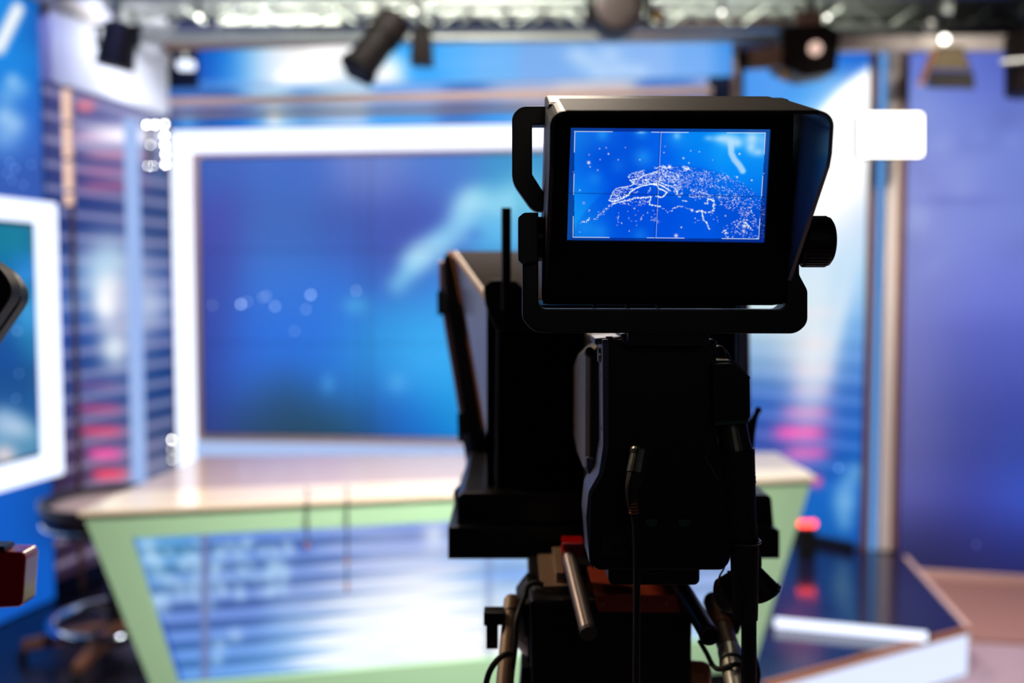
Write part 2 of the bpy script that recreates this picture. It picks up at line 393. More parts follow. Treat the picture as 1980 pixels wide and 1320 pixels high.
# ------------------------------------------------------------------ header over the video wall
def header_picture(px, py, W):
    c = rbf(px, py, [(385, 120, (0, 78, 190)), (425, 120, (6, 110, 215)), (455, 120, (60, 150, 235)), (485, 120, (150, 205, 245)), (520, 120, (225, 240, 255)), (560, 120, (255, 255, 255)), (640, 120, (270, 270, 270)), (680, 130, (230, 245, 255)), (715, 110, (110, 205, 255)),
        (745, 140, (240, 250, 255)), (790, 110, (40, 165, 255)), (830, 130, (60, 170, 255)), (880, 120, (92, 182, 255)), (950, 120, (112, 184, 250)), (1050, 120, (124, 176, 240)), (1250, 120, (140, 185, 245)), (1350, 120, (120, 176, 245)), (1415, 120, (70, 150, 235))], 24)
    c = over(c, (290, 290, 290), np.exp(-(seg_dist(px, py, 560, 165, 655, 95)/32)**4)); c = over(c, (270, 272, 275), .9*gauss(px, py, 742, 142, 26, 14, -30))
    for x, y, s in ((1115, 105, 16), (1135, 118, 18), (1180, 105, 14), (1200, 135, 16), (1235, 138, 14), (1160, 140, 20)):
        c = over(c, (200, 228, 255), .6*gauss(px, py, x, y, s, s*.7))
    c = over(c, (140, 180, 240), .45*np.clip((py-152)/8, 0, 1))
    return c
hd = thing('header_sign', 'long backlit blue cloud header above the video wall', 'header', Bk(900, 165, .25))
u0, u1 = (Bk(384, 120, .25)-TL).dot(BE), (Bk(1416, 120, .25)-TL).dot(BE)
h0, h1 = TL+BE*u0+BN*.25, TL+BE*u1+BN*.25
za, zc = Bk(700, 86, .25).z, Bk(700, 164, .25).z
panel('backlit_face', at_z(h0, za), at_z(h1, za), at_z(h1, zc), at_z(h0, zc), 160, 14, header_picture, 'backlit_print', .02, hd)
obj('end_post', slab(B(), h1+BE*.004, h1+BE*.035, Bk(700, 246, .25).z, za, BN, .08), 'brown_metal', hd, bevel=.003)
def band_picture(px, py, W):
    c = rbf(px, py, [(390, 170, (60, 110, 200)), (520, 170, (190, 225, 250)), (640, 170, (200, 232, 255)), (800, 172, (130, 180, 250)), (1000, 172, (170, 185, 225)), (1150, 172, (200, 205, 225)), (1400, 172, (150, 170, 225)),
        (390, 204, (60, 100, 160)), (600, 204, (64, 140, 215)), (900, 204, (70, 125, 205)), (1300, 204, (80, 130, 210)),
        (390, 232, (16, 96, 200)), (470, 232, (20, 110, 215)), (530, 232, (170, 215, 250)), (640, 232, (170, 205, 250)), (780, 232, (80, 170, 250)), (960, 232, (60, 160, 250)), (1300, 232, (80, 150, 240))], 30)
    c = over(c, (255, 255, 255), .9*gauss(px, py, 530, 225, 9, 14)); c = over(c, (110, 180, 250), .9*gauss(px, py, 362, 228, 14, 14))
    return c
vb = thing('valance_panel', 'narrow blue lit band between header and light frame', 'valance', Bk(900, 242, .14))
v0, v1 = TL+BE*-.19+BN*.14, TL+BE*3.10+BN*.14
panel('backlit_face', at_z(v0, Bk(700, 162, .14).z), at_z(v1, Bk(700, 162, .14).z), at_z(v1, Bk(700, 244, .14).z), at_z(v0, Bk(700, 244, .14).z), 150, 20, band_picture, 'backlit_print', .06, vb)
for nm, ya, yb, m, lb in (('trim_rail', 181, 198, 'rose_metal', 'upper rose metal rail under the blue header'), ('trim_rail', 209, 220, 'brown_metal', 'lower thin brown metal rail under the blue header')):
    s0 = TL+BE*-.30+BN*.22
    o = obj(nm, slab(B(), s0, TL+BE*3.12+BN*.22, Bk(700, yb, .22).z, Bk(700, ya, .22).z, BN, .03), m, bevel=.004); tag(o, lb, 'rail', kind='structure')
o = obj('header_beam', slab(B(), TL+BE*-.05+BN*.36, TL+BE*3.5+BN*.36, Bk(700, 86, .36).z, Bk(700, 60, .36).z, BN, .04), 'brown_metal', bevel=.006); tag(o, 'brown beam along the top of the blue header', 'beam', kind='structure')

# ================================================================== LEFT SIDE OF THE SET
def left_print(px, py, W):
    c = rbf(px, py, [(0, 60, (20, 140, 230)), (50, 60, (0, 130, 225)), (85, 60, (0, 60, 150)), (0, 150, (20, 130, 225)), (60, 130, (10, 150, 240)), (85, 150, (10, 80, 180)), (20, 200, (40, 120, 215)), (70, 200, (30, 110, 210)),
        (30, 270, (60, 130, 220)), (85, 260, (40, 90, 190)), (30, 330, (50, 90, 180)), (80, 330, (46, 84, 172)), (30, 400, (50, 90, 180)), (30, 1000, (14, 92, 200)), (70, 1000, (10, 96, 200)), (88, 1000, (8, 60, 140)), (30, 1100, (14, 90, 195)), (70, 1100, (12, 92, 196)), (-100, 600, (20, 100, 200))], 32)
    d = seg_dist(px, py, 34, 18, -2, 92); c = over(c, (255, 255, 255), np.exp(-(d/13)**4))
    for x, y, s, k in ((24, 156, 9, .7), (8, 225, 14, .7), (30, 240, 14, .6), (40, 170, 12, .4), (10, 262, 20, .4), (14, 183, 16, .4)):
        c = over(c, (190, 225, 255), k*gauss(px, py, x, y, s, s))
    return c
lp = tag(panel('backlit_print', at_z(Lw(-260, 500), 2.95), at_z(Lw(88, 500), 2.95), at_z(Lw(88, 500), .02), at_z(Lw(-260, 500), .02), 90, 150, left_print, 'backlit_print', .04,
    dots=[(18, 313, .006, (.6, 1.2, 2.6)), (28, 325, .006, (.8, 1.4, 3)), (13, 335, .006, (.5, 1.1, 2.4)), (22, 348, .006, (.5, 1, 2)), (60, 318, .006, (.5, 1, 2.2)), (45, 357, .006, (.5, 1, 2))]),
    'tall backlit blue print behind the white framed side screen', 'backlit panel')
ls = thing('side_screen', 'wall screen in a glowing white frame at the left edge', 'screen', Lw(60, 930, .05))
sa = Lw(117, 655, .06); zt_, zb_ = Lw(117, 394, .06).z, Lw(117, 917, .06).z; fw = .125
def lbar(name, u0, u1, z0, z1, off0, t, mat):
    return obj(name, slab(B(), sa-LD*u0+LN*off0, sa-LD*u1+LN*off0, z0, z1, LN, t), mat, ls, bevel=.004)
lbar('light_bar', 0, fw, zb_, zt_, 0, .045, 'led_white'); lbar('light_bar', fw, 1.7, zt_-fw*.78, zt_, 0, .045, 'led_white'); lbar('light_bar', fw, 1.7, zb_, zb_+fw*.86, 0, .045, 'led_white')
def side_picture(px, py, W):
    c = rbf(px, py, [(0, 450, (16, 120, 150)), (40, 450, (20, 128, 160)), (76, 450, (16, 100, 130)), (10, 530, (14, 110, 160)), (50, 530, (36, 130, 205)), (76, 560, (20, 110, 150)), (20, 600, (24, 80, 160)), (50, 610, (50, 140, 205)), (70, 610, (50, 140, 200)),
        (20, 680, (22, 76, 150)), (60, 660, (34, 120, 170)), (30, 740, (22, 74, 140)), (70, 740, (26, 84, 140)), (20, 780, (30, 84, 150)), (70, 780, (30, 90, 150)), (10, 880, (30, 110, 150)), (70, 870, (34, 110, 150))], 22)
    c = over(c, (70, 170, 225), .6*gauss(px, py, 52, 600, 12, 22)); c = over(c, (60, 150, 235), .6*gauss(px, py, 50, 532, 14, 9))
    ring = np.exp(-(np.hypot((px-10)/72, (py-862)/76)**10)); c = over(c, (96, 150, 190), .75*ring)
    c = over(c, (200, 220, 240), .8*gauss(px, py, 30, 825, 26, 14, 20)); c = over(c, (250, 225, 225), .9*gauss(px, py, 8, 880, 16, 14)); c = over(c, (180, 205, 235), .6*gauss(px, py, 5, 820, 18, 22))
    return c
s0, s1 = sa-LD*1.6-LN*.02, sa-LD*(fw+.015)-LN*.02
panel('display', at_z(s0, zt_-fw*.95), at_z(s1, zt_-fw*.95), at_z(s1, zb_+fw*1.02), at_z(s0, zb_+fw*1.02), 60, 70, side_picture, 'screen_pixels', .03, ls,
    dots=[(33, 640, .006, (.8, 1.4, 2.6)), (30, 770, .006, (.5, 1.1, 2)), (36, 722, .006, (.4, .8, 1.6))])
obj('bezel', slab(B(), sa-LD*fw*.9-LN*.03, sa-LD*1.7-LN*.03, zb_+.02, zt_-.02, LN, .02), 'black_metal', ls)

def stripes(px, py, W, red, phase=0.0):
    z = W[..., 2]; s = ((z+phase)/.118) % 1.0
    w = np.clip((np.minimum(s, 1-s)-.33)*10, 0, 1)
    return w
def left_stripe(px, py, W):
    c = rbf(px, py, [(120, 250, (50, 60, 130)), (200, 240, (120, 120, 190)), (300, 260, (120, 140, 190)), (120, 400, (30, 60, 140)), (220, 400, (60, 74, 150)), (310, 400, (50, 80, 140)), (120, 600, (36, 80, 180)), (220, 560, (120, 150, 205)), (310, 600, (60, 90, 170)),
        (130, 760, (40, 70, 150)), (230, 740, (60, 96, 170)), (320, 740, (24, 66, 140)), (130, 880, (70, 50, 100)), (230, 880, (110, 110, 170)), (320, 860, (60, 80, 130)), (130, 980, (50, 34, 60)), (250, 960, (150, 140, 180)), (320, 950, (140, 150, 170))], 50)
    w = stripes(px, py, W, 0)
    c = over(c, (186, 176, 204), .62*w)
    c = c*(1-.12*(1-w)[..., None])
    for x, y, sx, sy, k, col in ((215, 360, 50, 12, .6, (215, 110, 150)), (215, 330, 50, 6, .55, (240, 120, 160)), (190, 265, 40, 8, .6, (240, 150, 190)), (225, 300, 50, 8, .6, (235, 130, 160)), (165, 205, 14, 10, .9, (250, 130, 140)),
            (190, 790, 36, 9, .75, (215, 84, 130)), (195, 833, 34, 9, .9, (240, 80, 120)), (203, 877, 26, 10, 1, (255, 90, 170)), (212, 917, 26, 10, 1.0, (255, 66, 100)), (190, 745, 36, 8, .5, (190, 110, 160)), (180, 480, 30, 6, .3, (180, 130, 170))):
        c = over(c, col, k*np.exp(-np.abs((px-x)/sx/1.3)**4-((py-y)/sy)**2*.8))
    for x, y, sx, sy, k, col in ((198, 535, 32, 50, .9, (180, 214, 244)), (208, 585, 15, 26, 1, (300, 300, 292)), (212, 560, 14, 26, .9, (270, 270, 262)), (222, 672, 18, 24, 1, (235, 250, 255)), (250, 590, 32, 72, .75, (196, 196, 222)), (290, 590, 26, 30, .8, (190, 205, 235)), (215, 500, 22, 24, .6, (190, 225, 245)),
            (245, 262, 60, 15, 1, (275, 268, 280)), (140, 590, 7, 16, .7, (170, 200, 245)), (250, 940, 30, 12, .5, (190, 210, 230))):
        c = over(c, col, k*gauss(px, py, x, y, sx, sy))
    return c
st = tag(panel('striped_panel', at_z(Lw(91, 500), 2.58), at_z(Lw(331, 500), 2.58), at_z(Lw(331, 500), .10), at_z(Lw(91, 500), .10), 110, 190, left_stripe, 'backlit_print', .04),
    'striped backlit panel with pink bars between side screen and video wall', 'backlit panel')
def post(px, py, w, z0, z1, mat, fnp, nrm, off=.05, t=.04):
    p = fnp(px, py, off); d = Vector((-nrm.y, nrm.x, 0))
    return slab(B(), p-d*w/2, p+d*w/2, z0, z1, nrm, t)
cp = thing('copper_post', 'slim copper post with a painted glint on its upper end beside the side screen', 'post', at_z(Lw(146, 600, .03), .02))
obj('post_shaft', post(147, 600, .024, .02, 2.58, 'rust_post', Lw, LN, .05, .02), 'rust_post', cp, bevel=.003)
for za_, zb_2 in ((2.40, 2.56), (2.22, 2.385), (2.06, 2.205), (1.985, 2.045)):  # emissive pieces paint the light glinting off the metal post
    obj('glint_segment', post(147, 600, .026, za_, zb_2, 'copper_glint', Lw, LN), 'copper_glint', cp, bevel=.003, label='upper segment, its glint painted as glow')
o = obj('light_column', post(266, 600, .10, .12, 2.50, 'led', Lw, LN, .04, .03), 'led_blue' if 'led_blue' in MATS else em('led_blue', (158, 186, 238), 1.0) and 'led_blue', bevel=.004); tag(o, 'pale blue glowing light column on the striped panel', 'light column')
# ------------------------------------------------------------------ little lamps by the video wall's corner
def bulbs(name, label, spots, D, r, group=None):
    t = thing(name, label, 'lamp', P(spots[0][0]-8, spots[-1][1]+16, D))
    xs = [s[0] for s in spots]; ys = [s[1] for s in spots]
    bm = B(); prism(bm, [(max(xs)-5, min(ys)-8), (max(xs)+6, min(ys)-8), (max(xs)+6, max(ys)+8), (max(xs)-5, max(ys)+8)], D+.012, .02)
    if len(spots) > 4:
        prism(bm, [(min(xs)-6, 234), (max(xs)-5, 234), (max(xs)-5, 246), (min(xs)-6, 246)], D+.012, .02); prism(bm, [(min(xs), 246), (min(xs)+8, 246), (min(xs)+8, 330), (min(xs), 330)], D+.012, .02)
    obj('backplate', bm, 'black_metal', t)
    for x, y, s in spots:
        bm = B(); bmesh.ops.create_icosphere(bm, subdivisions=2, radius=r*s, matrix=Matrix.Translation(P(x, y, D)))
        obj('bulb', bm, 'led_dot', t, smooth=True)
    return t
bulbs('lamp_cluster', 'cluster of tiny white lamps at the video wall upper corner', [(284, 241, 1), (300, 241, 1.1), (318, 240, 1.1), (318, 262, 1.1), (319, 281, 1.15), (291, 280, .6), (320, 299, 1.1), (320, 318, 1.1), (286, 321, .6), (295, 321, .6)], 5.5, .0052)
bulbs('lamp_strip', 'three tiny white lamps at the video wall lower corner', [(332, 850, .95), (332, 868, .6), (332, 888, .6)], 5.75, .0052)

# ================================================================== RIGHT SIDE OF THE SET
def right_picture(px, py, W):
    c = rbf(px, py, [(1440, 150, (70, 150, 240)), (1500, 160, (90, 160, 245)), (1560, 170, (50, 150, 240)), (1640, 120, (10, 100, 215)), (1700, 110, (10, 90, 205)), (1600, 190, (120, 190, 250)), (1700, 190, (255, 255, 255)), (1640, 200, (250, 253, 255)),
        (1600, 260, (300, 300, 300)), (1680, 260, (300, 300, 300)), (1600, 360, (300, 298, 295)), (1680, 360, (262, 262, 266)), (1620, 420, (262, 260, 262)), (1680, 430, (190, 215, 245)), (1600, 480, (215, 232, 250)), (1660, 490, (190, 225, 250)), (1580, 560, (215, 235, 246)), (1660, 560, (160, 205, 245)),
        (1480, 600, (210, 232, 240)), (1560, 640, (218, 236, 242)), (1660, 640, (120, 180, 240)), (1480, 700, (150, 190, 230)), (1560, 700, (220, 226, 240)), (1660, 700, (90, 150, 230)), (1480, 770, (50, 110, 210)), (1560, 780, (110, 140, 220)), (1660, 780, (50, 116, 215)),
        (1480, 850, (60, 90, 190)), (1560, 850, (130, 100, 200)), (1660, 850, (30, 110, 215)), (1620, 930, (20, 100, 200)), (1660, 930, (10, 96, 200)), (1600, 1010, (10, 100, 190)), (1660, 1010, (16, 90, 185)), (1620, 1070, (20, 80, 160))], 36)
    d = np.hypot(px-1850, py-420); c = over(c, (300, 300, 300), 1/(1+np.exp((d-335)/3.5))*np.clip((300-py)/60, 0, 1))
    w = stripes(px, py, W, 0, .03); lo = np.clip((py-560)/200, 0, 1)*np.clip((960-py)/60, 0, 1)
    c = c*(1-.10*((1-w)*lo)[..., None]); c = over(c, (190, 195, 230), .22*w*lo)
    for x, y, sx, sy, k, col in ((1580, 605, 30, 9, .4, (250, 215, 225)), (1580, 665, 26, 10, .65, (250, 200, 215)), (1575, 715, 30, 10, .6, (240, 190, 215)), (1570, 755, 32, 8, .55, (235, 180, 220)), (1560, 797, 38, 10, .75, (235, 130, 200)), (1545, 836, 40, 12, 1, (255, 90, 185)), (1560, 876, 34, 9, .9, (240, 110, 195)), (1578, 930, 10, 10, .9, (255, 90, 160))):
        c = over(c, col, k*np.exp(-np.abs((px-x)/sx/1.2)**4-((py-y)/sy)**2*.8))
    c = over(c, (236, 244, 250), .7*gauss(px, py, 1575, 680, 22, 90, 8)); c = over(c, (235, 245, 252), .6*gauss(px, py, 1620, 620, 12, 90, 14))
    for x, y, s in ((1655, 915, 13), (1640, 935, 13), (1628, 960, 14), (1630, 985, 13), (1634, 1010, 11), (1640, 970, 12)):
        c = over(c, (150, 205, 240), .45*gauss(px, py, x, y, s, s*1.2))
    return c
rp = tag(panel('cloud_panel', at_z(RA, 2.79), at_z(RB, 2.79), at_z(RB, PH+.01), at_z(RA, PH+.01), 120, 220, right_picture, 'backlit_print', .05,
    dots=[(1622, 904, .007, (.6, 1.4, 3))]), 'tall backlit blue panel with white arc and pink bars', 'backlit panel')
def post_at(name, label, px0, px1, D, z0, z1, mat, t=.05):
    q0, q1 = P(px0, 600, D), P(px1, 600, D)
    o = obj(name, box2(B(), (q0.x, D, z0), (q1.x, D+t, z1)), mat, bevel=.004); return tag(o, label, 'post')
post_at('slim_post', 'slim brown post left of the pale blue strip', 1677, 1688, 5.10, PH, 2.79, 'rust_post', .03)
em('led_strip_blue', (96, 160, 232), .9)
post_at('light_strip', 'narrow pale blue glowing strip between two posts', 1693, 1704, 5.12, PH, 2.79, 'led_strip_blue', .03)
post_at('silver_post', 'broad silver post beside the violet wall', 1709, 1733, 5.12, PH, 2.79, 'silver_post')
post_at('rust_post', 'thin rust brown post touching the violet wall', 1735, 1745, 5.13, PH, 2.79, 'rust_post')
o = obj('floor_rail', slab(B(), RA+RN*.09+RD*.25, RB+RN*.09, PH, PH+.045, RN, .04), 'black_metal', bevel=.003); tag(o, 'low black rail on the platform under the cloud panel', 'rail')
def violet(px, py, W):  # glowing wall print; pale top and dark foot paint in the lamp falloff
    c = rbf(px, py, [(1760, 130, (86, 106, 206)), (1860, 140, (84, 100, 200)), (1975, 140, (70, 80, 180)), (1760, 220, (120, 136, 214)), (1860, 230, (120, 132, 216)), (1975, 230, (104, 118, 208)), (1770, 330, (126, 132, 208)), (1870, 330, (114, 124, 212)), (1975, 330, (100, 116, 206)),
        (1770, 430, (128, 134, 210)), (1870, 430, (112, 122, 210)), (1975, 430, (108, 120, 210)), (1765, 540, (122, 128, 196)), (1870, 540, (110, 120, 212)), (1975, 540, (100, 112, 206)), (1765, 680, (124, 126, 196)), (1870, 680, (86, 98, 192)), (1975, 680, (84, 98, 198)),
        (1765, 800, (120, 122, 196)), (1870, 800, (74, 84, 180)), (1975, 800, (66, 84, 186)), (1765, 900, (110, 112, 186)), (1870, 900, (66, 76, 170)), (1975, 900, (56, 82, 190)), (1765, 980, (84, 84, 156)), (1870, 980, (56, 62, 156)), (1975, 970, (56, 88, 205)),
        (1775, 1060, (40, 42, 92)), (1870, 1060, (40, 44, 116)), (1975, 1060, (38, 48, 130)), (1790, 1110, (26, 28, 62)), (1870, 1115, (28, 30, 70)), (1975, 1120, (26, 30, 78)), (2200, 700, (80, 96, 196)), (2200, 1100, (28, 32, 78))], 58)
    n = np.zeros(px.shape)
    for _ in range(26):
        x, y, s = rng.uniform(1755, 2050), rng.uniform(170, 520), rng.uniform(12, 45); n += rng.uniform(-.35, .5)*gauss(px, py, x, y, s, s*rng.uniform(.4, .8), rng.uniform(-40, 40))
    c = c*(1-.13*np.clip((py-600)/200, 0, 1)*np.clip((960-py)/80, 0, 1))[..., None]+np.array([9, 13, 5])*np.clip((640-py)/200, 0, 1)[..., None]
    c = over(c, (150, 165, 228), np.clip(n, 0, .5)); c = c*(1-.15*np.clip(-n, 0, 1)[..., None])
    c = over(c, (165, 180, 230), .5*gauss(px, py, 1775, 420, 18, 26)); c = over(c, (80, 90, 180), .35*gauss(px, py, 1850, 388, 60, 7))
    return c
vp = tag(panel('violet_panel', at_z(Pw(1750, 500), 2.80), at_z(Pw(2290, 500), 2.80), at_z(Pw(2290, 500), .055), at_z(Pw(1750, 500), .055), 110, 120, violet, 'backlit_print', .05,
    dots=[(1888, 1053, .006, (.3, .35, 1.2))]), 'wide violet blue wall print with painted light falloff at the right edge', 'backlit panel')
# soft light beside the posts
t = thing('panel_light', 'square blazing white panel light in front of the silver post', 'panel light', P(1745, 300, 4.9))
obj('housing', prism(B(), [(1664, 217), (1786, 217), (1786, 303), (1664, 303)], 4.9, .07, 5), 'black_metal', t)
obj('diffuser', prism(B(), [(1667, 220), (1783, 220), (1783, 300), (1667, 300)], 4.885, .014, 4), 'lamp_warm', t)
obj('post_mount', tube(B(), P(1722, 260, 4.97), P(1722, 260, 5.119), .018), 'black_metal', t)
# red lamp box, tube light on the platform
t = thing('signal_lamp', 'small black box lamp with glowing red top on the platform', 'lamp', at_z(PZ(1562, 1080, PH), PH))
zt0 = at_z(PZ(1562, 1080, PH), PH)
obj('lamp_body', box2(B(), zt0+Vector((-.042, 0, 0)), zt0+Vector((.042, .07, .155))), 'black_plastic', t, bevel=.004)
bm = B()
for k in (-1, 0, 1):
    bmesh.ops.create_uvsphere(bm, u_segments=12, v_segments=8, radius=.017, matrix=Matrix.Translation(zt0+Vector((k*.03, .02, .175))))
obj('red_lens', bm, 'led_red', t, smooth=True)
bm = B(); a, b = PZ(1498, 1203, PH+.022), PZ(1792, 1231, PH+.022); tube(bm, a, b, .019)
t = thing('tube_light', 'glowing white tube light lying on the navy platform', 'tube light', (a+b)/2-Vector((0, 0, .022)))
obj('glowing_tube', bm, 'led_white', t, smooth=False)
for p, d in ((a, a-b), (b, b-a)): obj('end_cap', tube(B(), p, p+d.normalized()*.012, .021), 'black_plastic', t)

# ================================================================== DESK
DZ = .93
dTL, dTR = PZ(160, 988, DZ), PZ(1570, 921, DZ)
dE = (dTR-dTL); dW = dE.length; dE.normalize(); dN = Vector((dE.y, -dE.x, 0)); dN = dN if dN.y < 0 else -dN
def Dk(px, py, off=0.0):
    p = PP(px, py, dTL+dN*off, dN); return ((p-dTL).dot(dE), p.z)
def edge_at(s0, z0, s1, z1, z): return s0+(s1-s0)*(z-z0)/(z1-z0)
zBO, zBI, zTI = .27, .385, DZ-.088
qL, qR = Dk(290, 1320), Dk(1490, 1180)
sLb = edge_at(0, DZ, qL[0], qL[1], zBO); sRb = edge_at(dW, DZ, qR[0], qR[1], zBO)
iL0, iL1 = Dk(255, 1041), Dk(345, 1320)
def sl(z): return edge_at(0, DZ, qL[0], qL[1], z)
def sr(z): return edge_at(dW, DZ, qR[0], qR[1], z)
def il(z): return edge_at(iL0[0], iL0[1], iL1[0], iL1[1], z)
wR = .13
def ir(z): return sr(z)-wR
def dp(s, z, off=0.0): q = dTL+dE*s+dN*off; return Vector((q.x, q.y, z))
desk = thing('news_desk', 'wide news desk with pale green frame and cream top', 'desk', at_z((dTL+dTR)/2-dN*.4, PH))
bm = B()
for q in ([dp(0, DZ-.012), dp(dW, DZ-.012), dp(ir(zTI)+wR*.0, zTI), dp(il(zTI), zTI)], [dp(0, DZ-.012), dp(il(zTI), zTI), dp(il(zBI), zBI), dp(sl(zBO), zBO)],
          [dp(dW, DZ-.012), dp(sr(zBO), zBO), dp(ir(zBI), zBI), dp(ir(zTI), zTI)], [dp(sl(zBO), zBO), dp(il(zBI), zBI), dp(ir(zBI), zBI), dp(sr(zBO), zBO)]):
    extrude(bm, q, -dN*.06)
obj('front_frame', bm, 'desk_green', desk, label='pale green front frame')
def desk_picture(px, py, W):
    zz = W[..., 2]; px0 = px
    px = px+(38*np.sin(zz*2*math.pi/.059+1.0)+26*np.sin(zz*2*math.pi/.021))*np.clip((px-480)/150, 0, 1)*np.clip((1050-px)/150, 0, 1)
    c = rbf(px, py, [(265, 1055, (40, 140, 200)), (330, 1060, (50, 150, 215)), (280, 1100, (110, 180, 230)), (340, 1140, (90, 130, 210)), (450, 1060, (60, 120, 215)), (450, 1120, (66, 110, 205)), (600, 1050, (96, 140, 225)), (700, 1040, (140, 165, 230)), (830, 1020, (90, 120, 220)), (600, 1100, (90, 130, 215)), (700, 1100, (190, 205, 245)), (830, 1080, (215, 225, 250)), (960, 1100, (130, 180, 240)),
        (340, 1200, (80, 120, 215)), (450, 1200, (86, 124, 215)), (600, 1180, (170, 195, 240)), (700, 1170, (240, 248, 255)), (830, 1150, (262, 264, 264)), (950, 1160, (215, 232, 250)), (360, 1260, (70, 140, 230)), (450, 1260, (80, 150, 236)), (560, 1250, (120, 180, 245)), (640, 1270, (275, 278, 282)), (720, 1240, (262, 266, 268)), (860, 1230, (274, 275, 272)), (950, 1220, (250, 252, 252)),
        (380, 1320, (84, 160, 240)), (500, 1320, (110, 175, 245)), (620, 1310, (240, 248, 255)), (740, 1300, (225, 240, 250)), (1050, 1150, (200, 225, 250)), (1200, 1200, (150, 190, 240)), (1360, 1110, (150, 180, 235)), (1380, 1240, (180, 215, 245))], 44)
    px = px0; z = W[..., 2]; s = ((z-.38)/.059) % 1.0
    w = np.clip(np.minimum(s, 1-s)*8-1.4, 0, 1); lum = np.clip((c.mean(-1)-120)/120, 0, 1)
    c = c*(1-.30*((1-w)*(1-lum))[..., None]); c = over(c, (176, 186, 235), .38*w*(1-lum))
    for x0, y0, x1, y1, k in ((254, 1045, 350, 1330, .8),):
        d = seg_dist(px, py, x0, y0, x1, y1); c = over(c, (20, 70, 190), .75*np.exp(-(d/9)**2))
    r2 = np.random.default_rng(3)
    for _ in range(150):
        x = r2.uniform(270, 560); y = r2.uniform(1045, 1150+(x < 420)*40); s_ = r2.uniform(4, 10)
        c = over(c, (185, 222, 250), r2.uniform(.15, .55)*gauss(px, py, x, y, s_, s_))
    for x, y, s_ in ((424, 1248, 10), (420, 1275, 8), (465, 1150, 9), (520, 1145, 8), (300, 1165, 12), (455, 1228, 10)):
        c = over(c, (190, 225, 255), .6*gauss(px, py, x, y, s_, s_))
    for x, wd, k in ((396, 7.5, .95), (945, 8, .4)):
        c = over(c, (112, 124, 172), k*np.exp(-((px-x)/wd)**4))
    c = over(c, (50, 80, 170), .6*gauss(px, py, 588, 1058, 10, 8))
    c = over(c, (230, 240, 255), .8*gauss(px, py, 840, 1035, 16, 22))
    c = over(c, (70, 130, 240), .4*gauss(px, py, 1010, 1110, 60, 10, -3))
    return c
panel('front_panel', dp(il(zTI)-.01, zTI+.005, -.02), dp(ir(zTI)+.01, zTI+.005, -.02), dp(ir(zBI)+.01, zBI-.005, -.02), dp(il(zBI)-.01, zBI-.005, -.02), 230, 120, desk_picture, 'backlit_print', .02, desk, label='backlit striped blue and white front panel')
bl, br = PZ(392, 881, DZ), PZ(1502, 874, DZ)
fl, fr = dTL+dN*.012-dE*.012, dTR+dN*.012+dE*.01
k1 = .30
ml, mr = fl.lerp(bl, k1), fr.lerp(br, k1)
obj('desk_top', extrude(B(), [fl-Vector((0, 0, .012)), fr-Vector((0, 0, .012)), mr-Vector((0, 0, .012)), ml-Vector((0, 0, .012))], (0, 0, .014)), 'desk_cream', desk, bevel=.002, label='cream front strip of the top')
ml2, mr2 = fl.lerp(bl, k1+.012), fr.lerp(br, k1+.012)
obj('desk_top', extrude(B(), [ml2-Vector((0, 0, .014)), mr2-Vector((0, 0, .014)), br-Vector((0, 0, .014)), bl-Vector((0, 0, .014))], (0, 0, .014)), 'desk_rose', desk, bevel=.002, label='glossy rose rear part of the top')
for (sa_, sb_, cb) in ((fl, bl, dp(sl(zBO)+.03, PH+.0, -.08)), (fr, br, dp(sr(zBO)-.03, PH, -.08))):
    inw = (dE if sa_ is fl else -dE)
    b0 = at_z(sa_, DZ-.02)-dN*.08+inw*.05; b1 = at_z(sb_, DZ-.02)+dN*.03+inw*.03
    bb1 = at_z(sb_, PH)+dN*.1+inw*.22
    extr = inw*.03
    obj('side_panel', loft(B(), [b0, b1, bb1, at_z(cb, PH)], [b0+extr, b1+extr, bb1+extr, at_z(cb, PH)+extr]), 'black_plastic', desk)
obj('plinth', loft(B(), [dp(sl(zBO)+.05, PH, -.02), dp(sr(zBO)-.05, PH, -.02), dp(sr(zBO)-.05, PH, -.3), dp(sl(zBO)+.05, PH, -.3)],
    [dp(sl(zBO)+.05, zBO+.02, -.02), dp(sr(zBO)-.05, zBO+.02, -.02), dp(sr(zBO)-.05, zBO+.02, -.3), dp(sl(zBO)+.05, zBO+.02, -.3)]), 'black_plastic', desk)

def hanging_cable(label, x, y0, y1, plugs):
    t = thing('microphone_cable', label, 'cable', Dkp(x, y1, .03), None)
    top = PZ(x, y0-26, DZ+.005); lip = PZ(x, y0, DZ+.006)+dN*.016
    obj('cord', sweep(B(), [top, lip, Dkp(x, y0+14, .03), Dkp(x, (y0+y1)/2, .03), Dkp(x, y1, .03)], .003, 8, 5), 'black_rubber', t)
    for y in plugs: obj('plug', tube(B(), Dkp(x, y-5, .03), Dkp(x, y+5, .03), .0055), 'bronze_metal', t)
def Dkp(x, y, off): return PP(x, y, dTL+dN*off, dN)
hanging_cable('thin dark cable hanging over the desk edge, longer of the two', 671, 966, 1145, (1084, 1134))
hanging_cable('thin dark cable hanging over the desk edge, shorter of the two', 594, 969, 1062, (1054,))
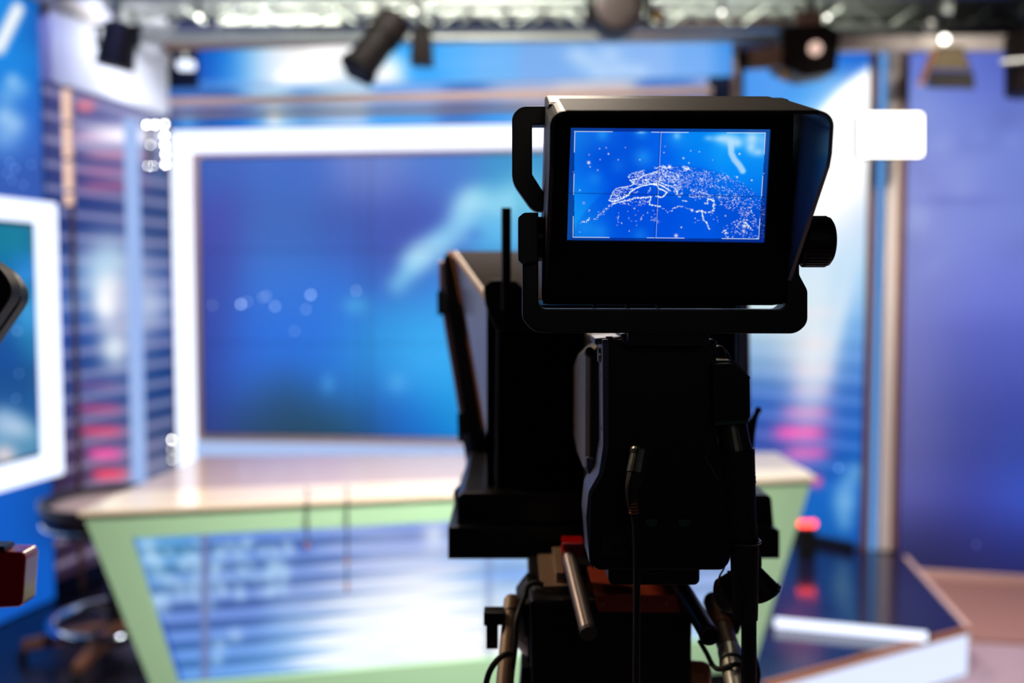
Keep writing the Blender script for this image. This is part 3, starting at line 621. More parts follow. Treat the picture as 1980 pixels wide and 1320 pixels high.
# ------------------------------------------------------------------ bar stool left of the desk
SD = 4.2; sx = P(222, 1100, SD).x; SX = Vector((sx, SD, .012))
stool = thing('bar_stool', 'dark swivel stool with a chrome footring left of the desk', 'stool', SX)
def zpix(py, D=SD): return P(222, py, D).z
zs, zr = zpix(1020), zpix(1196)
bm = B()
n = 22
prof = []
for k in range(n+1):                                      # curved shell: seat pan, back lip
    a = math.pi*(-.25+1.5*k/n); prof.append((math.cos(a), math.sin(a)))
for layer, (rad, zz) in enumerate(((.10, zs-.02), (.22, zs), (.285, zs+.06), (.295, zs+.12), (.285, zs+.13), (.255, zs+.07), (.2, zs+.02), (.02, zs+.015))):
    pass
lathe(bm, SX*1+Vector((0, 0, zs-.03-.012)), (0, 0, 1), [(0, .05), (.004, .12), (.03, .23), (.085, .285), (.16, .295), (.165, .285), (.10, .262), (.055, .2), (.045, .02)], 36)
obj('seat_shell', bm, 'chair_dark', stool, smooth=True)
bm = B(); lathe(bm, SX+Vector((0, 0, zs+.045)), (0, 0, 1), [(0, .24), (.02, .262), (.04, .262), (.052, .24), (.058, .12), (.058, .01)], 36); obj('seat_pad', bm, 'rose_metal', stool, smooth=True, label='rose seat pad')
bm = B(); torus(bm, SX+Vector((0, 0, zs+.02)), (0, 0, 1), .275, .014); obj('seat_rim', bm, 'chrome', stool, smooth=True, label='bright seat rim')
obj('gas_column', lathe(B(), SX+Vector((0, 0, .03)), (0, 0, 1), [(0, .034), (.28, .034), (.281, .024), (zs-.07, .024)], 20), 'black_metal', stool, smooth=False)
bm = B(); torus(bm, Vector((sx, SD, zr)), (0, 0, 1), .255, .022)
obj('foot_ring', bm, 'chrome', stool, smooth=True, label='chrome foot ring')
bm = B()
for k in range(3): a = 2*math.pi*k/3+.4; tube(bm, Vector((sx, SD, zr)), Vector((sx+math.cos(a)*.25, SD+math.sin(a)*.25, zr)), .009, seg=8)
obj('ring_spokes', bm, 'black_metal', stool)
for k in range(5):
    a = 2*math.pi*k/5+math.radians(196); d = Vector((math.cos(a), math.sin(a), 0)); bm = B()
    w = Vector((-d.y, d.x, 0))
    c0, c1 = SX+d*.02, SX+d*.37
    loft(bm, [c0+w*.03+Vector((0, 0, .07)), c0-w*.03+Vector((0, 0, .07)), c0-w*.03+Vector((0, 0, .14)), c0+w*.03+Vector((0, 0, .14))],
             [c1+w*.018+Vector((0, 0, .045)), c1-w*.018+Vector((0, 0, .045)), c1-w*.018+Vector((0, 0, .085)), c1+w*.018+Vector((0, 0, .085))])
    lg = obj('leg', bm, 'rust_post', stool, bevel=.004)
    obj('caster', tube(B(), c1+w*.014+Vector((0, 0, .022-.0)), c1-w*.014+Vector((0, 0, .022)), .022), 'black_rubber', lg)

# ================================================================== OVERHEAD
def rail_between(name, p, q, w, h, mat, label, cat='rail'):
    d = (q-p); L = d.length; d.normalize(); s = d.cross(Vector((0, 0, 1))).normalized(); u = Vector((0, 0, 1)); bm = B()
    a_ = [p+s*w/2, p-s*w/2, p-s*w/2-u*h, p+s*w/2-u*h]; loft(bm, a_, [x+d*L for x in a_])
    return tag(obj(name, bm, mat, bevel=.004), label, cat, kind='structure')
rail_between('ceiling_rail', Vector((-2.43, 3.6, 2.98)), Vector((-2.43, 5.42, 2.98)), .07, .07, 'slate_metal', 'blue grey ceiling rail in the top left corner')
rail_between('ceiling_rail', Vector((-2.26, 4.7, 3.02)), Vector((-2.18, 6.35, 3.02)), .08, .07, 'silver_post', 'pale ceiling rail above the black fresnel lamp')
t = thing('rail_end_lamp', 'small white lamp block at the lower end of the pale ceiling rail', 'lamp', P(357, 134, 6.15))
obj('lamp_block', prism(B(), fillet([(342, 116), (373, 116), (373, 133), (342, 133)], 4), 6.15, .05), 'led_white', t, bevel=.004); obj('hanger', tube(B(), P(357, 118, 6.18), P(357, 100, 6.18), .012), 'steel', t)
for nm, xx in (('hanger', -2.43),):
    for yy in (3.8, 5.2): tag(obj('ceiling_rail_hanger', tube(B(), (xx, yy, 2.98), (xx, yy, 3.5), .01), 'steel'), 'thin steel drop rod holding the blue grey rail', 'rod', 'drop rods', kind='structure')
truss = thing('lighting_truss', 'long aluminium lighting truss with zigzag bracing under the ceiling', 'truss', (0, 5.4, 2.95)); truss['kind'] = 'structure'
zT, zBt = P(990, 4, 5.4).z, P(990, 55, 5.4).z
for yy in (5.4, 5.62):
    for zz in (zT, zBt): obj('chord', tube(B(), (-3.5, yy, zz), (3.5, yy, zz), .024), 'aluminium', truss, smooth=True)
bm = B(); x = -3.4; k = 0
while x < 3.4:
    for yy in (5.4, 5.62): tube(bm, (x, yy, zBt if k % 2 else zT), (x+.2, yy, zT if k % 2 else zBt), .007, seg=8)
    tube(bm, (x, 5.4, zT), (x+.2, 5.62, zT), .007, seg=8)
    x += .2; k += 1
o = obj('bracing', bm, 'aluminium', truss); 
for xx in (-2.6, 0.2, 2.7): obj('drop_rod', tube(B(), (xx, 5.51, zT), (xx, 5.51, 3.5), .012), 'steel', truss)
o = obj('cable_tray', box2(B(), (-1.7, 5.1, P(990, 56, 5.1).z), (1.55, 5.14, P(990, 46, 5.1).z)), 'slate_metal', bevel=.003); tag(o, 'long blue grey cable tray slung under the truss', 'tray', kind='structure')
o = obj('lamp_pipe', tube(B(), (-3.5, 4.9, 2.99), (3.5, 4.9, 2.99), .026), 'steel', smooth=True); tag(o, 'steel lamp pipe that the studio lamps hang from', 'pipe', kind='structure')
for xx in (-3.0, -.4, 1.1, 3.1): 
    o = obj('lamp_pipe_hanger', tube(B(), (xx, 4.9, 3.016), (xx, 4.9, 3.5), .01), 'steel'); tag(o, 'thin steel drop rod holding the lamp pipe', 'rod', 'drop rods for the pipe', kind='structure')
PIPE = 2.99
for (x0, x1, y0, y1, D, lb) in ((425, 655, 14, 44, 6.2, 'leftmost of the pale softlights behind the truss'), (690, 880, 4, 30, 6.2, 'pale softlight behind the angled profile spot'), (905, 1128, 6, 46, 6.2, 'pale softlight behind the truss beside the round lamp'), (1270, 1410, 8, 40, 6.2, 'pale softlight right of the round lamp')):
    t = thing('ceiling_softlight', lb, 'softlight', P((x0+x1)/2, y1, D), 'ceiling softlights')
    obj('housing', prism(B(), [(x0-4, y0-4), (x1+4, y0-4), (x1+4, y1+4), (x0-4, y1+4)], D+.012, .12), 'silver_post', t)
    n = 6
    bm = B()
    for k in range(n):
        xa = x0+(x1-x0)*k/n; prism(bm, [(xa+2, y0), (xa+(x1-x0)/n-2, y0), (xa+(x1-x0)/n-2, y1), (xa+2, y1)], D, .01)
    obj('diffuser', bm, 'softlight_green', t)
    q = P((x0+x1)/2, y0, D+.05); obj('hanger', tube(B(), q, at_z(q, 3.5), .012), 'steel', t)
def clamp(t, x, D, ztop):
    """hook clamp on the lamp pipe and the stem down to the lamp"""
    bm = B(); torus(bm, (x, 4.9, PIPE), (1, 0, 0), .038, .011, 20, 8); box2(bm, (x-.02, 4.88, PIPE-.1), (x+.02, 4.92, PIPE-.036)); obj('hook_clamp', bm, 'steel', t)
    obj('hanger_stem', tube(B(), (x, 4.9, PIPE-.09), (x, 4.9, ztop), .012), 'black_metal', t)
# black fresnel, upper left
LD_ = 4.86
t = thing('fresnel_lamp', 'black fresnel lamp hanging tilted in front of the white wall', 'lamp', P(226, 130, 4.9)); p0, p1 = P(236, 44, 4.9), P(221, 128, 4.9)
obj('lamp_housing', lathe(B(), p0, p1-p0, [(0, .05), (.012, .078), (.10, .082), (.205, .09), (.215, .09), (.21, .075)], 20), 'lamp_black', t)
for s in (-1, 1): obj('yoke_arm', extrude(B(), [P(226+s*39, 52, 4.88), P(226+s*43, 52, 4.88), P(226+s*43-s*2, 90, 4.88), P(226+s*39-s*2, 90, 4.88)], (0, .03, 0)), 'lamp_black', t)
obj('yoke_bridge', box2(B(), P(180, 53, 4.88), P(272, 47, 4.88)+Vector((0, .03, 0))), 'lamp_black', t); clamp(t, P(226, 40, 4.9).x, 4.9, P(226, 50, 4.9).z)
# long profile spot
t = thing('profile_spot', 'long dark profile spot slanting down to the left', 'lamp', P(700, 150, 4.85))
p0, p1 = P(768, 34, 4.9), P(690, 137, 4.78); L = (p1-p0).length
obj('barrel', lathe(B(), p0, p1-p0, [(0, .06), (.02, .085), (.14, .088), (.145, .078), (L-.03, .082), (L-.028, .094), (L, .094), (L-.005, .07)], 24), 'lamp_black', t, label='dark barrel')
obj('gel_frame', lathe(B(), p1, p1-p0, [(0, .1), (.012, .1)], 4), 'lamp_black', t)
clamp(t, P(735, 20, 4.9).x, 4.9, P(735, 60, 4.9).z)
bm = B(); sweep(bm, [p0, p0+Vector((.02, .05, .1)), p0+Vector((-.06, .0, .2))], .008, 8); obj('power_lead', bm, 'black_rubber', t)
# small floodlight next to it
t = thing('small_flood', 'small black floodlight just right of the long profile spot', 'lamp', P(813, 122, 5.0))
obj('lamp_housing', extrude(B(), [P(796, 62, 4.9), P(832, 62, 4.9), P(836, 122, 4.9), P(792, 120, 4.9)], (0, .12, 0)), 'lamp_black', t, bevel=.006)
obj('yoke', box2(B(), P(798, 62, 4.93), P(838, 54, 4.93)+Vector((0, .03, 0))), 'lamp_black', t); clamp(t, P(814, 50, 4.9).x, 4.9, P(814, 58, 4.9).z)
# round lamp facing the cameras
t = thing('round_lamp', 'round grey lensed lamp facing us above the video wall', 'lamp', P(1195, 58, 4.8)); c = P(1196, 8, 4.75)
obj('drum', lathe(B(), c+Vector((0, .25, 0)), (0, -1, 0), [(0, .07), (.02, .12), (.22, .125), (.25, .125), (.245, .112)], 32, True), 'lamp_black', t, label='black drum')
obj('lens', lathe(B(), c+Vector((0, .012, 0)), (0, -1, 0), [(0, .112), (.006, .112), (.018, .08), (.024, .02)], 32), 'lens_grey', t, smooth=True, label='grey lens')
for s in (-1, 1): obj('yoke_arm', extrude(B(), [P(1196+s*56, -30, 4.85), P(1196+s*66, -30, 4.85), P(1196+s*62, 50, 4.85), P(1196+s*52, 50, 4.85)], (0, .03, 0)), 'lamp_black', t)
obj('yoke_bridge', box2(B(), P(1130, -26, 4.85), P(1262, -34, 4.85)+Vector((0, .03, 0))), 'lamp_black', t)
bm = B(); q = P(1263, 30, 4.85); bmesh.ops.create_uvsphere(bm, u_segments=12, v_segments=8, radius=.032, matrix=Matrix.Translation(q+Vector((.02, 0, 0)))); obj('tilt_knob', bm, 'amber_knob', t, smooth=True, label='amber tilt knob')
clamp(t, c.x, 4.9, PIPE-.1)
# lamp cluster upper right
t = thing('barn_door_lamp', 'dark lamp with brown side flap above the cloud panel', 'lamp', P(1560, 150, 4.9))
bm = B(); extrude(bm, fillet([(1512, 50), (1600, 44), (1626, 62), (1618, 138), (1560, 150), (1508, 128)], 8) and [P(x, y, 4.82) for x, y in fillet([(1512, 50), (1600, 44), (1626, 62), (1618, 138), (1560, 150), (1508, 128)], 8)], (0, .2, 0)); obj('lamp_housing', bm, 'lamp_black', t, bevel=.006)
obj('lens', lathe(B(), P(1576, 94, 4.82), (0, -1, 0), [(0, .032), (.01, .032), (.018, .02), (.02, .005)], 24), 'lamp_lens' if 'lamp_lens' in MATS else em('lamp_lens', (255, 214, 196), .95) and 'lamp_lens', t, smooth=True, label='pale glowing lens')
obj('flap', extrude(B(), [P(1450, 96, 4.82), P(1512, 84, 4.82), P(1512, 130, 4.82), P(1450, 134, 4.82)], (0, .02, 0)), 'brown_metal', t, label='brown side flap')
obj('flap', extrude(B(), [P(1424, 98, 4.83), P(1449, 96, 4.83), P(1449, 133, 4.83), P(1428, 134, 4.83)], (0, .02, 0)), 'lamp_black', t)
bm = B(); bmesh.ops.create_uvsphere(bm, u_segments=12, v_segments=8, radius=.026, matrix=Matrix.Translation(P(1517, 146, 4.82))); obj('tilt_knob', bm, 'amber_knob', t, smooth=True, label='amber tilt knob')
obj('junction', box2(B(), P(1540, 50, 4.82), P(1592, 20, 4.82)+Vector((0, .1, 0))), 'brown_metal', t, bevel=.005); clamp(t, P(1566, 20, 4.9).x, 4.9, P(1566, 30, 4.9).z)
# open face lamp, right
t = thing('open_face_lamp', 'gold bellied lamp with open black flap by the violet wall', 'lamp', P(1835, 172, 4.9))
obj('reflector', loft(B(), [P(x, y, 4.85) for x, y in ((1812, 92), (1862, 90), (1880, 136), (1797, 134))], [P(x, y, 5.02) for x, y in ((1816, 88), (1856, 88), (1868, 128), (1808, 128))]), 'gold_lens', t, bevel=.006, label='gold belly')
obj('flap', loft(B(), [P(x, y, 4.80) for x, y in ((1795, 136), (1882, 138), (1886, 172), (1790, 170))], [P(x, y, 4.82) for x, y in ((1795, 136), (1882, 138), (1886, 172), (1790, 170))]), 'lamp_black', t)
obj('flap_stay', tube(B(), P(1806, 98, 4.84), P(1779, 164, 4.78), .014), 'bronze_metal', t)
bm = B(); bmesh.ops.create_uvsphere(bm, u_segments=14, v_segments=10, radius=.021, matrix=Matrix.Translation(P(1826, 76, 4.86))); obj('bulb', bm, 'lamp_bulb', t, smooth=True, label='blazing bulb')
bm = B(); bmesh.ops.create_uvsphere(bm, u_segments=12, v_segments=8, radius=.03, matrix=Matrix.Translation(P(1798, 50, 4.86))); obj('knuckle', bm, 'aluminium', t, smooth=True)
clamp(t, P(1830, 20, 4.9).x, 4.9, P(1830, 84, 4.9).z)
# lamp at the right edge
t = thing('edge_lamp', 'dark lamp with a bright handle at the right edge', 'lamp', P(1975, 190, 4.9))
obj('lamp_housing', lathe(B(), P(1985, 60, 4.9), P(1992, 186, 4.88)-P(1985, 60, 4.9), [(0, .07), (.02, .1), (.30, .112), (.31, .09)], 24), 'lamp_black', t)
obj('handle', tube(B(), P(1934, 121, 4.78), P(1990, 116, 4.76), .013), 'aluminium', t, label='bright metal handle')
clamp(t, P(1985, 20, 4.9).x, 4.9, P(1985, 62, 4.9).z)
for (x, y, r, lb) in ((385, 33, .012, 'tiny added bead for a clamp glint above the left end of the header'), (800, 22, .009, 'small added bead for a clamp glint right of the long profile spot'), (1396, 24, .009, 'small added bead for a clamp glint between round lamp and dark lamp'), (1600, 33, .009, 'tiny added bead for a clamp glint over the dark lamp with brown flap'), (735, 12, .011, 'small added bead for a clamp glint over the long profile spot')):
    t = thing('glint_bulb', lb, 'bulb', P(x, y, 4.98), 'added glint beads on the truss'); q = P(x, y, 5.0)  # added emitters standing in for bright glints off the truss clamps
    bm = B(); bmesh.ops.create_uvsphere(bm, u_segments=12, v_segments=8, radius=r, matrix=Matrix.Translation(q)); obj('glint_bead', bm, 'lamp_bulb', t, smooth=True)
    obj('socket', tube(B(), q+Vector((0, 0, r*.8)), at_z(q, max(q.z+.04, 3.03)), .012), 'black_metal', t)
    obj('stem', tube(B(), at_z(q, max(q.z+.04, 3.03)), at_z(q, 3.5), .006, seg=8), 'black_metal', t)

# ================================================================== VIEWFINDER MONITOR
TI = math.radians(14.7); VO = Vector((0, .80, 1.66)); VY = Vector((0, math.cos(TI), math.sin(TI))); VZ = Vector((0, -math.sin(TI), math.cos(TI)))
def V(px, py, off=0.0): return PP(px, py, VO+VY*off, VY)
def vprism(bm, pts, off, depth, r=0):
    if r: pts = fillet(pts, r)
    return extrude(bm, [V(x, y, off) for x, y in pts], VY*depth)
def on_front(X, py, off=0.0):
    """point of the tilted front plane with world x = X at picture height py"""
    q = V(990, py, off); return Vector((X, q.y, q.z))
vf = thing('viewfinder_monitor', 'black hooded viewfinder monitor showing the glowing blue globe', 'monitor', P(1290, 645, .83))
bm = B(); vprism(bm, [(1059, 198), (1537, 200), (1530, 540), (1517, 592), (1047, 590)], .004, .075, [10, 10, 14, 26, 16])
obj('housing', bm, 'black_plastic', vf, bevel=.003, seg=3)
bz = B()
outer = [(1062, 201), (1534, 203), (1527, 540), (1514, 588), (1050, 587)]
inn = [(1104, 246), (1491, 249), (1479, 470), (1095, 465)]
for q in ([outer[0], outer[1], inn[1], inn[0]], [outer[1], outer[2], inn[2], inn[1]], [outer[2], outer[3], outer[4], inn[3], inn[2]], [outer[4], outer[0], inn[0], inn[3]]):
    vprism(bz, q, -.001, .0049)
obj('bezel', bz, 'black_plastic', vf)
for x in (1248, 1300, 1353):
    obj('status_lamp', vprism(B(), [(x-9, 220), (x+9, 220.5), (x+9, 227), (x-9, 226.5)], -.0018, .0015), 'port_dark', vf)
# --- the picture on the viewfinder
def vf_picture(px, py, W):
    cx, cy = (px-1090)*4.714, (py-230)*4.714
    c = rbf(px, py, [(1110, 260, (24, 120, 225)), (1160, 260, (20, 100, 225)), (1220, 270, (8, 78, 212)), (1280, 265, (10, 92, 225)), (1340, 270, (10, 130, 238)), (1420, 280, (14, 150, 245)), (1475, 270, (40, 150, 240)),
        (1112, 320, (14, 104, 225)), (1160, 310, (4, 70, 210)), (1220, 320, (8, 80, 215)), (1280, 310, (6, 92, 230)), (1340, 320, (6, 120, 240)), (1420, 330, (8, 132, 242)), (1475, 330, (14, 136, 240)),
        (1112, 370, (16, 130, 238)), (1150, 360, (8, 104, 232)), (1190, 350, (4, 72, 214)), (1330, 350, (6, 100, 226)), (1470, 370, (6, 104, 225)),
        (1112, 420, (20, 150, 242)), (1150, 430, (10, 112, 232)), (1200, 430, (4, 74, 216)), (1270, 430, (4, 78, 222)), (1340, 440, (6, 92, 230)), (1420, 430, (4, 84, 212)), (1470, 440, (6, 70, 190)),
        (1112, 458, (20, 140, 238)), (1180, 456, (8, 104, 230)), (1260, 456, (6, 90, 226)), (1350, 458, (8, 96, 230)), (1440, 456, (6, 80, 205))], 24)
    inside = np.clip((1090-np.hypot(cx-1050, cy-1500))/30, 0, 1); c = over(c, (2, 62, 205), .35*inside)
    for x, y, s, k in ((1165, 260, 8, .5), (1240, 255, 10, .4), (1308, 265, 14, .45), (1243, 304, 12, .5), (1150, 345, 10, .3), (1160, 448, 12, .35), (1238, 455, 10, .3), (1390, 300, 20, .2), (1132, 440, 14, .3), (1195, 320, 10, .2)):
        c = over(c, (50, 170, 250), k*gauss(px, py, x, y, s, s))
    def smoke(pts, w, k):
        nonlocal c; d = np.full(px.shape, 1e9)
        for (x0, y0), (x1, y1) in zip(pts, pts[1:]): d = np.minimum(d, seg_dist(px, py, x0, y0, x1, y1))
        c = over(c, (176, 208, 245), k*np.exp(-(d/w)**4))
    smoke([(1413, 276), (1414, 296), (1420, 308), (1430, 320), (1436, 330)], 6.5, .95)
    for x, y, sx, sy, k in ((1395, 268, 12, 5, .8), (1410, 270, 14, 9, .8), (1424, 276, 9, 7, .85), (1370, 267, 6, 4, .45), (1454, 268, 10, 10, .9), (1452, 285, 7, 8, .8), (1466, 294, 9, 6, .7), (1475, 272, 7, 12, .4), (1309, 262, 5, 5, .5), (1240, 256, 6, 2, .5)):
        c = over(c, (190, 222, 248), k*gauss(px, py, x, y, sx, sy))
    out = ((px < 1110.5) | (px > 1480.5-(py-256)*.063) | (py < 253.5+(px-1110)*.007) | (py > 458.8+(px-1107)*.009))
    c = c+np.array([-6, 4, 6])
    c = np.where(out[..., None], c*.35+np.array([6, 30, 110])*.65, c)
    return c
def vf_add(o, nx, ny):
    """bright city lights, stars and guide lines splatted onto the picture grid"""
    at = o.data.color_attributes['Col']; n = len(at.data); buf = np.empty(n*4, np.float32); at.data.foreach_get('color', buf); buf = buf.reshape(n, 4)
    co = np.empty(len(o.data.vertices)*3, np.float32); o.data.vertices.foreach_get('co', co); co = co.reshape(-1, 3)
    px, py = project(co[:nx*ny, 0], co[:nx*ny, 1], co[:nx*ny, 2]); px = px.reshape(ny, nx); py = py.reshape(ny, nx)
    cx, cy = (px-1090)*4.714, (py-230)*4.714
    add = np.zeros((ny, nx)); gx0, gx1 = cx[ny//2].copy(), cy[:, nx//2].copy()
    def dot(x, y, r, a):
        r *= .74; a *= 1.0
        # locate the neighbourhood on the grid, then splat a soft disc
        v = np.searchsorted(gx1, y); v = min(max(v, 0), ny-1)
        u = np.searchsorted(cx[v], x); k = int(r*3/ (4.714*.62))+3
        s = (slice(max(v-k, 0), v+k+1), slice(max(u-k, 0), u+k+1))
        add[s] += a*np.exp(-.5*((cx[s]-x)**2+(cy[s]-y)**2)/r**2)
    R = np.random.default_rng(5)
    def line(pts, step, r, a, jit, keep=1.0):
        for (x0, y0), (x1, y1) in zip(pts, pts[1:]):
            L = math.hypot(x1-x0, y1-y0); m = max(int(L/step), 1)
            for i in range(m):
                if R.random() > keep: continue
                t = (i+R.random()*.5)/m; dot(x0+(x1-x0)*t+R.normal(0, jit), y0+(y1-y0)*t+R.normal(0, jit), r*R.uniform(.7, 1.25), a*R.uniform(.6, 1.2))
    def fill(poly, cnt, r, a):
        xs = [p[0] for p in poly]; ys = [p[1] for p in poly]; got = 0; tries = 0; cnt = int(cnt*.75)
        while got < cnt and tries < cnt*30:
            tries += 1; x, y = R.uniform(min(xs), max(xs))+R.normal(0, 7), R.uniform(min(ys), max(ys))+R.normal(0, 7); ins = False
            for (x0, y0), (x1, y1) in zip(poly, poly[1:]+poly[:1]):
                if (y0 > y) != (y1 > y) and x < (x1-x0)*(y-y0)/(y1-y0)+x0: ins = not ins
            if ins:
                got += 1; th = R.uniform(0, 6.28); k = a*R.choice([.35, .5, .7, 1.1], p=[.35, .3, .25, .1])
                for q in range(R.integers(1, 5)):
                    dot(x, y, r*R.uniform(.6, 1.0), k); th += R.normal(0, .9); x += math.cos(th)*5; y += math.sin(th)*3.6
    fill([(860, 460), (1100, 425), (1350, 470), (1600, 580), (1790, 730), (1800, 830), (1600, 770), (1350, 705), (1150, 640), (1040, 600)], 520, 3.0, .5)
    line([(415, 742), (432, 705), (455, 660), (480, 632), (520, 625), (570, 618), (615, 606), (640, 590), (622, 568), (600, 556), (640, 552), (690, 540), (740, 512), (800, 492), (850, 478), (866, 460)], 5, 3.6, .8, 2)
    line([(415, 742), (450, 752), (500, 738), (560, 712), (592, 690), (610, 662), (650, 636), (692, 616), (735, 604), (780, 596), (812, 592), (850, 604), (862, 632), (905, 646), (940, 668), (925, 690), (895, 714), (838, 700)], 4, 4.2, .95, 2)
    line([(812, 592), (860, 594), (905, 612), (950, 640), (972, 656)], 4, 4, .9, 2); line([(865, 580), (905, 588), (945, 604), (1000, 620), (1030, 660), (1040, 690)], 5, 3.8, .8, 3)
    line([(580, 528), (620, 500), (660, 484), (700, 476), (732, 464)], 5, 3.2, .7, 4); line([(590, 532), (650, 524), (700, 522), (738, 506), (716, 480)], 5, 3.2, .65, 4); fill([(630, 500), (730, 468), (735, 505), (660, 522)], 60, 3, .5)
    line([(765, 672), (780, 650), (790, 620)], 5, 3.6, .7, 4); line([(640, 670), (680, 660)], 8, 4, .7, 3)
    line([(440, 776), (480, 764), (520, 756), (580, 740), (640, 724), (700, 716), (760, 712), (795, 706), (792, 740), (775, 760), (790, 784), (840, 792), (885, 802)], 5, 4.2, .9, 4)
    line([(890, 806), (930, 832), (985, 842)], 18, 4, .8, 4); line([(985, 842), (1000, 810), (1050, 795), (1085, 800)], 7, 3.6, .8, 3); line([(1085, 800), (1120, 816), (1168, 832)], 16, 3.6, .8, 3)
    line([(1200, 848), (1235, 838), (1280, 842), (1300, 864)], 5, 4.2, .9, 4); line([(1262, 848), (1266, 885), (1280, 925), (1305, 950), (1316, 980), (1326, 1008)], 5, 4, 1, 3)
    line([(1310, 738), (1350, 728), (1362, 750), (1372, 800), (1345, 850)], 5, 5, .9, 8); line([(1345, 850), (1300, 848)], 8, 4, .7, 4)
    line([(440, 784), (400, 812), (365, 838), (330, 866), (305, 900)], 7, 4, .8, 9); line([(300, 905), (270, 918)], 8, 4, .6, 5); line([(155, 945), (185, 930), (205, 938), (240, 905)], 6, 4, .8, 5); line([(225, 838), (245, 828)], 6, 4, .6, 3)
    fill([(425, 735), (480, 640), (600, 620), (640, 640), (560, 705), (470, 740)], 150, 3.6, .75)
    fill([(610, 556), (740, 515), (860, 470), (870, 590), (800, 590), (700, 605), (640, 600)], 330, 3.2, .7)
    fill([(860, 470), (960, 470), (1050, 500), (1060, 580), (1000, 585), (900, 575), (865, 560)], 330, 3.0, .7)
    fill([(1040, 480), (1130, 450), (1180, 500), (1170, 600), (1120, 650), (1050, 600)], 140, 3.0, .6); fill([(1000, 600), (1080, 590), (1100, 680), (1050, 715), (1010, 680)], 100, 3.2, .7)
    fill([(830, 440), (900, 425), (1000, 440), (900, 470)], 60, 3, .7); line([(830, 452), (880, 432), (930, 452), (1000, 438)], 6, 3.2, .8, 5); fill([(1040, 425), (1120, 428), (1170, 470), (1130, 470)], 80, 3, .6)
    fill([(1210, 470), (1330, 480), (1370, 560), (1300, 590), (1230, 560)], 80, 3.0, .6); fill([(1390, 510), (1480, 510), (1550, 560), (1460, 560)], 60, 3, .45); fill([(1180, 540), (1240, 520), (1280, 600), (1200, 600)], 40, 3, .5)
    line([(1150, 640), (1210, 660), (1290, 678), (1335, 700)], 7, 3.8, .8, 8); line([(1330, 600), (1420, 620), (1520, 655), (1590, 710), (1600, 745)], 8, 3.4, .6, 8); line([(1130, 690), (1180, 705), (1210, 730)], 7, 3.6, .7, 8)
    fill([(1150, 640), (1340, 690), (1350, 735), (1200, 730)], 90, 3.2, .6); fill([(1380, 680), (1560, 700), (1600, 760), (1560, 850), (1430, 780)], 110, 3.4, .6); fill([(1560, 740), (1700, 770), (1790, 1000), (1700, 1010), (1600, 880)], 170, 3.4, .6)
    fill([(1420, 980), (1620, 900), (1790, 1090), (1480, 1090)], 110, 4, .6); fill([(1790, 740), (1835, 760), (1830, 1080), (1795, 1090)], 50, 3, .25); line([(1450, 1010), (1480, 1050), (1495, 1090)], 6, 4.5, .7, 8); line([(1600, 950), (1640, 910), (1670, 960), (1720, 1010)], 7, 4, .7, 8)
    fill([(460, 770), (700, 730), (790, 740), (780, 800), (600, 790)], 70, 3.4, .6); line([(1430, 470), (1540, 545), (1700, 650), (1800, 740)], 14, 3, .35, 12)
    line([(495, 935), (490, 910), (515, 880)], 9, 4, .6, 4); line([(700, 920), (715, 890)], 9, 4, .6, 4); line([(800, 930), (850, 905), (860, 940)], 8, 4, .5, 8); line([(1080, 742), (1130, 752)], 8, 4, .7, 3); line([(1285, 768), (1318, 765)], 6, 5, .8, 3)
    fill([(450, 830), (900, 830), (900, 980), (450, 980)], 34, 4, .45); fill([(1180, 900), (1420, 840), (1420, 980), (1200, 980)], 16, 4, .55)
    for x, y, r, a in ((228, 398, 11, 1), (240, 436, 5, .9), (408, 318, 6, 1), (497, 371, 5, .6), (694, 371, 5, .8), (327, 270, 6, .4), (387, 262, 6, .4), (562, 260, 5, .4), (310, 466, 6, .5), (332, 370, 6, .35), (232, 325, 6, .35), (146, 649, 5, .9), (146, 1030, 4, .5),
            (914, 306, 5, .7), (1091, 357, 6.5, 1), (1141, 400, 5.5, .9), (1158, 290, 5, .6), (1236, 298, 5, .6), (1358, 374, 4, .5), (1602, 318, 7, 1), (1580, 529, 7, 1), (1714, 558, 6, 1), (1410, 563, 6, .9), (964, 436, 12, 1.1), (1170, 832, 9, 1.1), (1072, 987, 6, .9), (1024, 1063, 12, .9),
            (1643, 975, 14, .8), (597, 1020, 5, .6), (644, 815, 6, .8), (1822, 497, 5, .5), (90, 482, 4, .4), (1683, 860, 8, .7), (1474, 882, 6, .7), (1640, 1020, 12, .6), (1577, 980, 8, .5), (705, 912, 6, .6), (925, 250, 5, .35), (183, 765, 9, .3)):
        dot(x, y, r, a)
    a = np.clip(add, 0, 1.15)[..., None]; base = buf[:nx*ny, :3].reshape(ny, nx, 3); white = lin((232, 246, 255)); base = base*(1-np.clip(a, 0, 1))+white*a
    def bar(x0, y0, x1, y1, w, col, k):
        nonlocal base; d = seg_dist(px, py, x0, y0, x1, y1); m = (k*np.clip(1.2-d/w, 0, 1))[..., None]; base = base*(1-m)+lin(col)*m
    g_ = (222, 240, 255)
    for q in ((1111, 254, 1184, 254.6), (1260, 255.4, 1331, 256), (1406, 256.6, 1480, 257), (1108, 458.4, 1178, 459), (1251, 459.6, 1323, 460.2), (1396, 461, 1467, 461.8), (1111.5, 254, 1110.5, 294), (1110, 336, 1109, 376), (1108.5, 418, 1108, 458), (1480, 257, 1477.5, 298), (1475, 340, 1472.5, 380), (1469.5, 422, 1467, 461.5)):
        bar(*q, .8, g_, .85)
    bar(1276.5, 255, 1266.5, 460, .9, (10, 30, 90), .75); bar(1278.4, 255, 1268.4, 460, .7, (200, 225, 255), .5); bar(1100, 373, 1481, 380.5, .8, (0, 24, 80), .8); bar(1280, 358.5, 1308, 359.5, .7, g_, .6); bar(1292.5, 345, 1292, 371, .7, g_, .6)
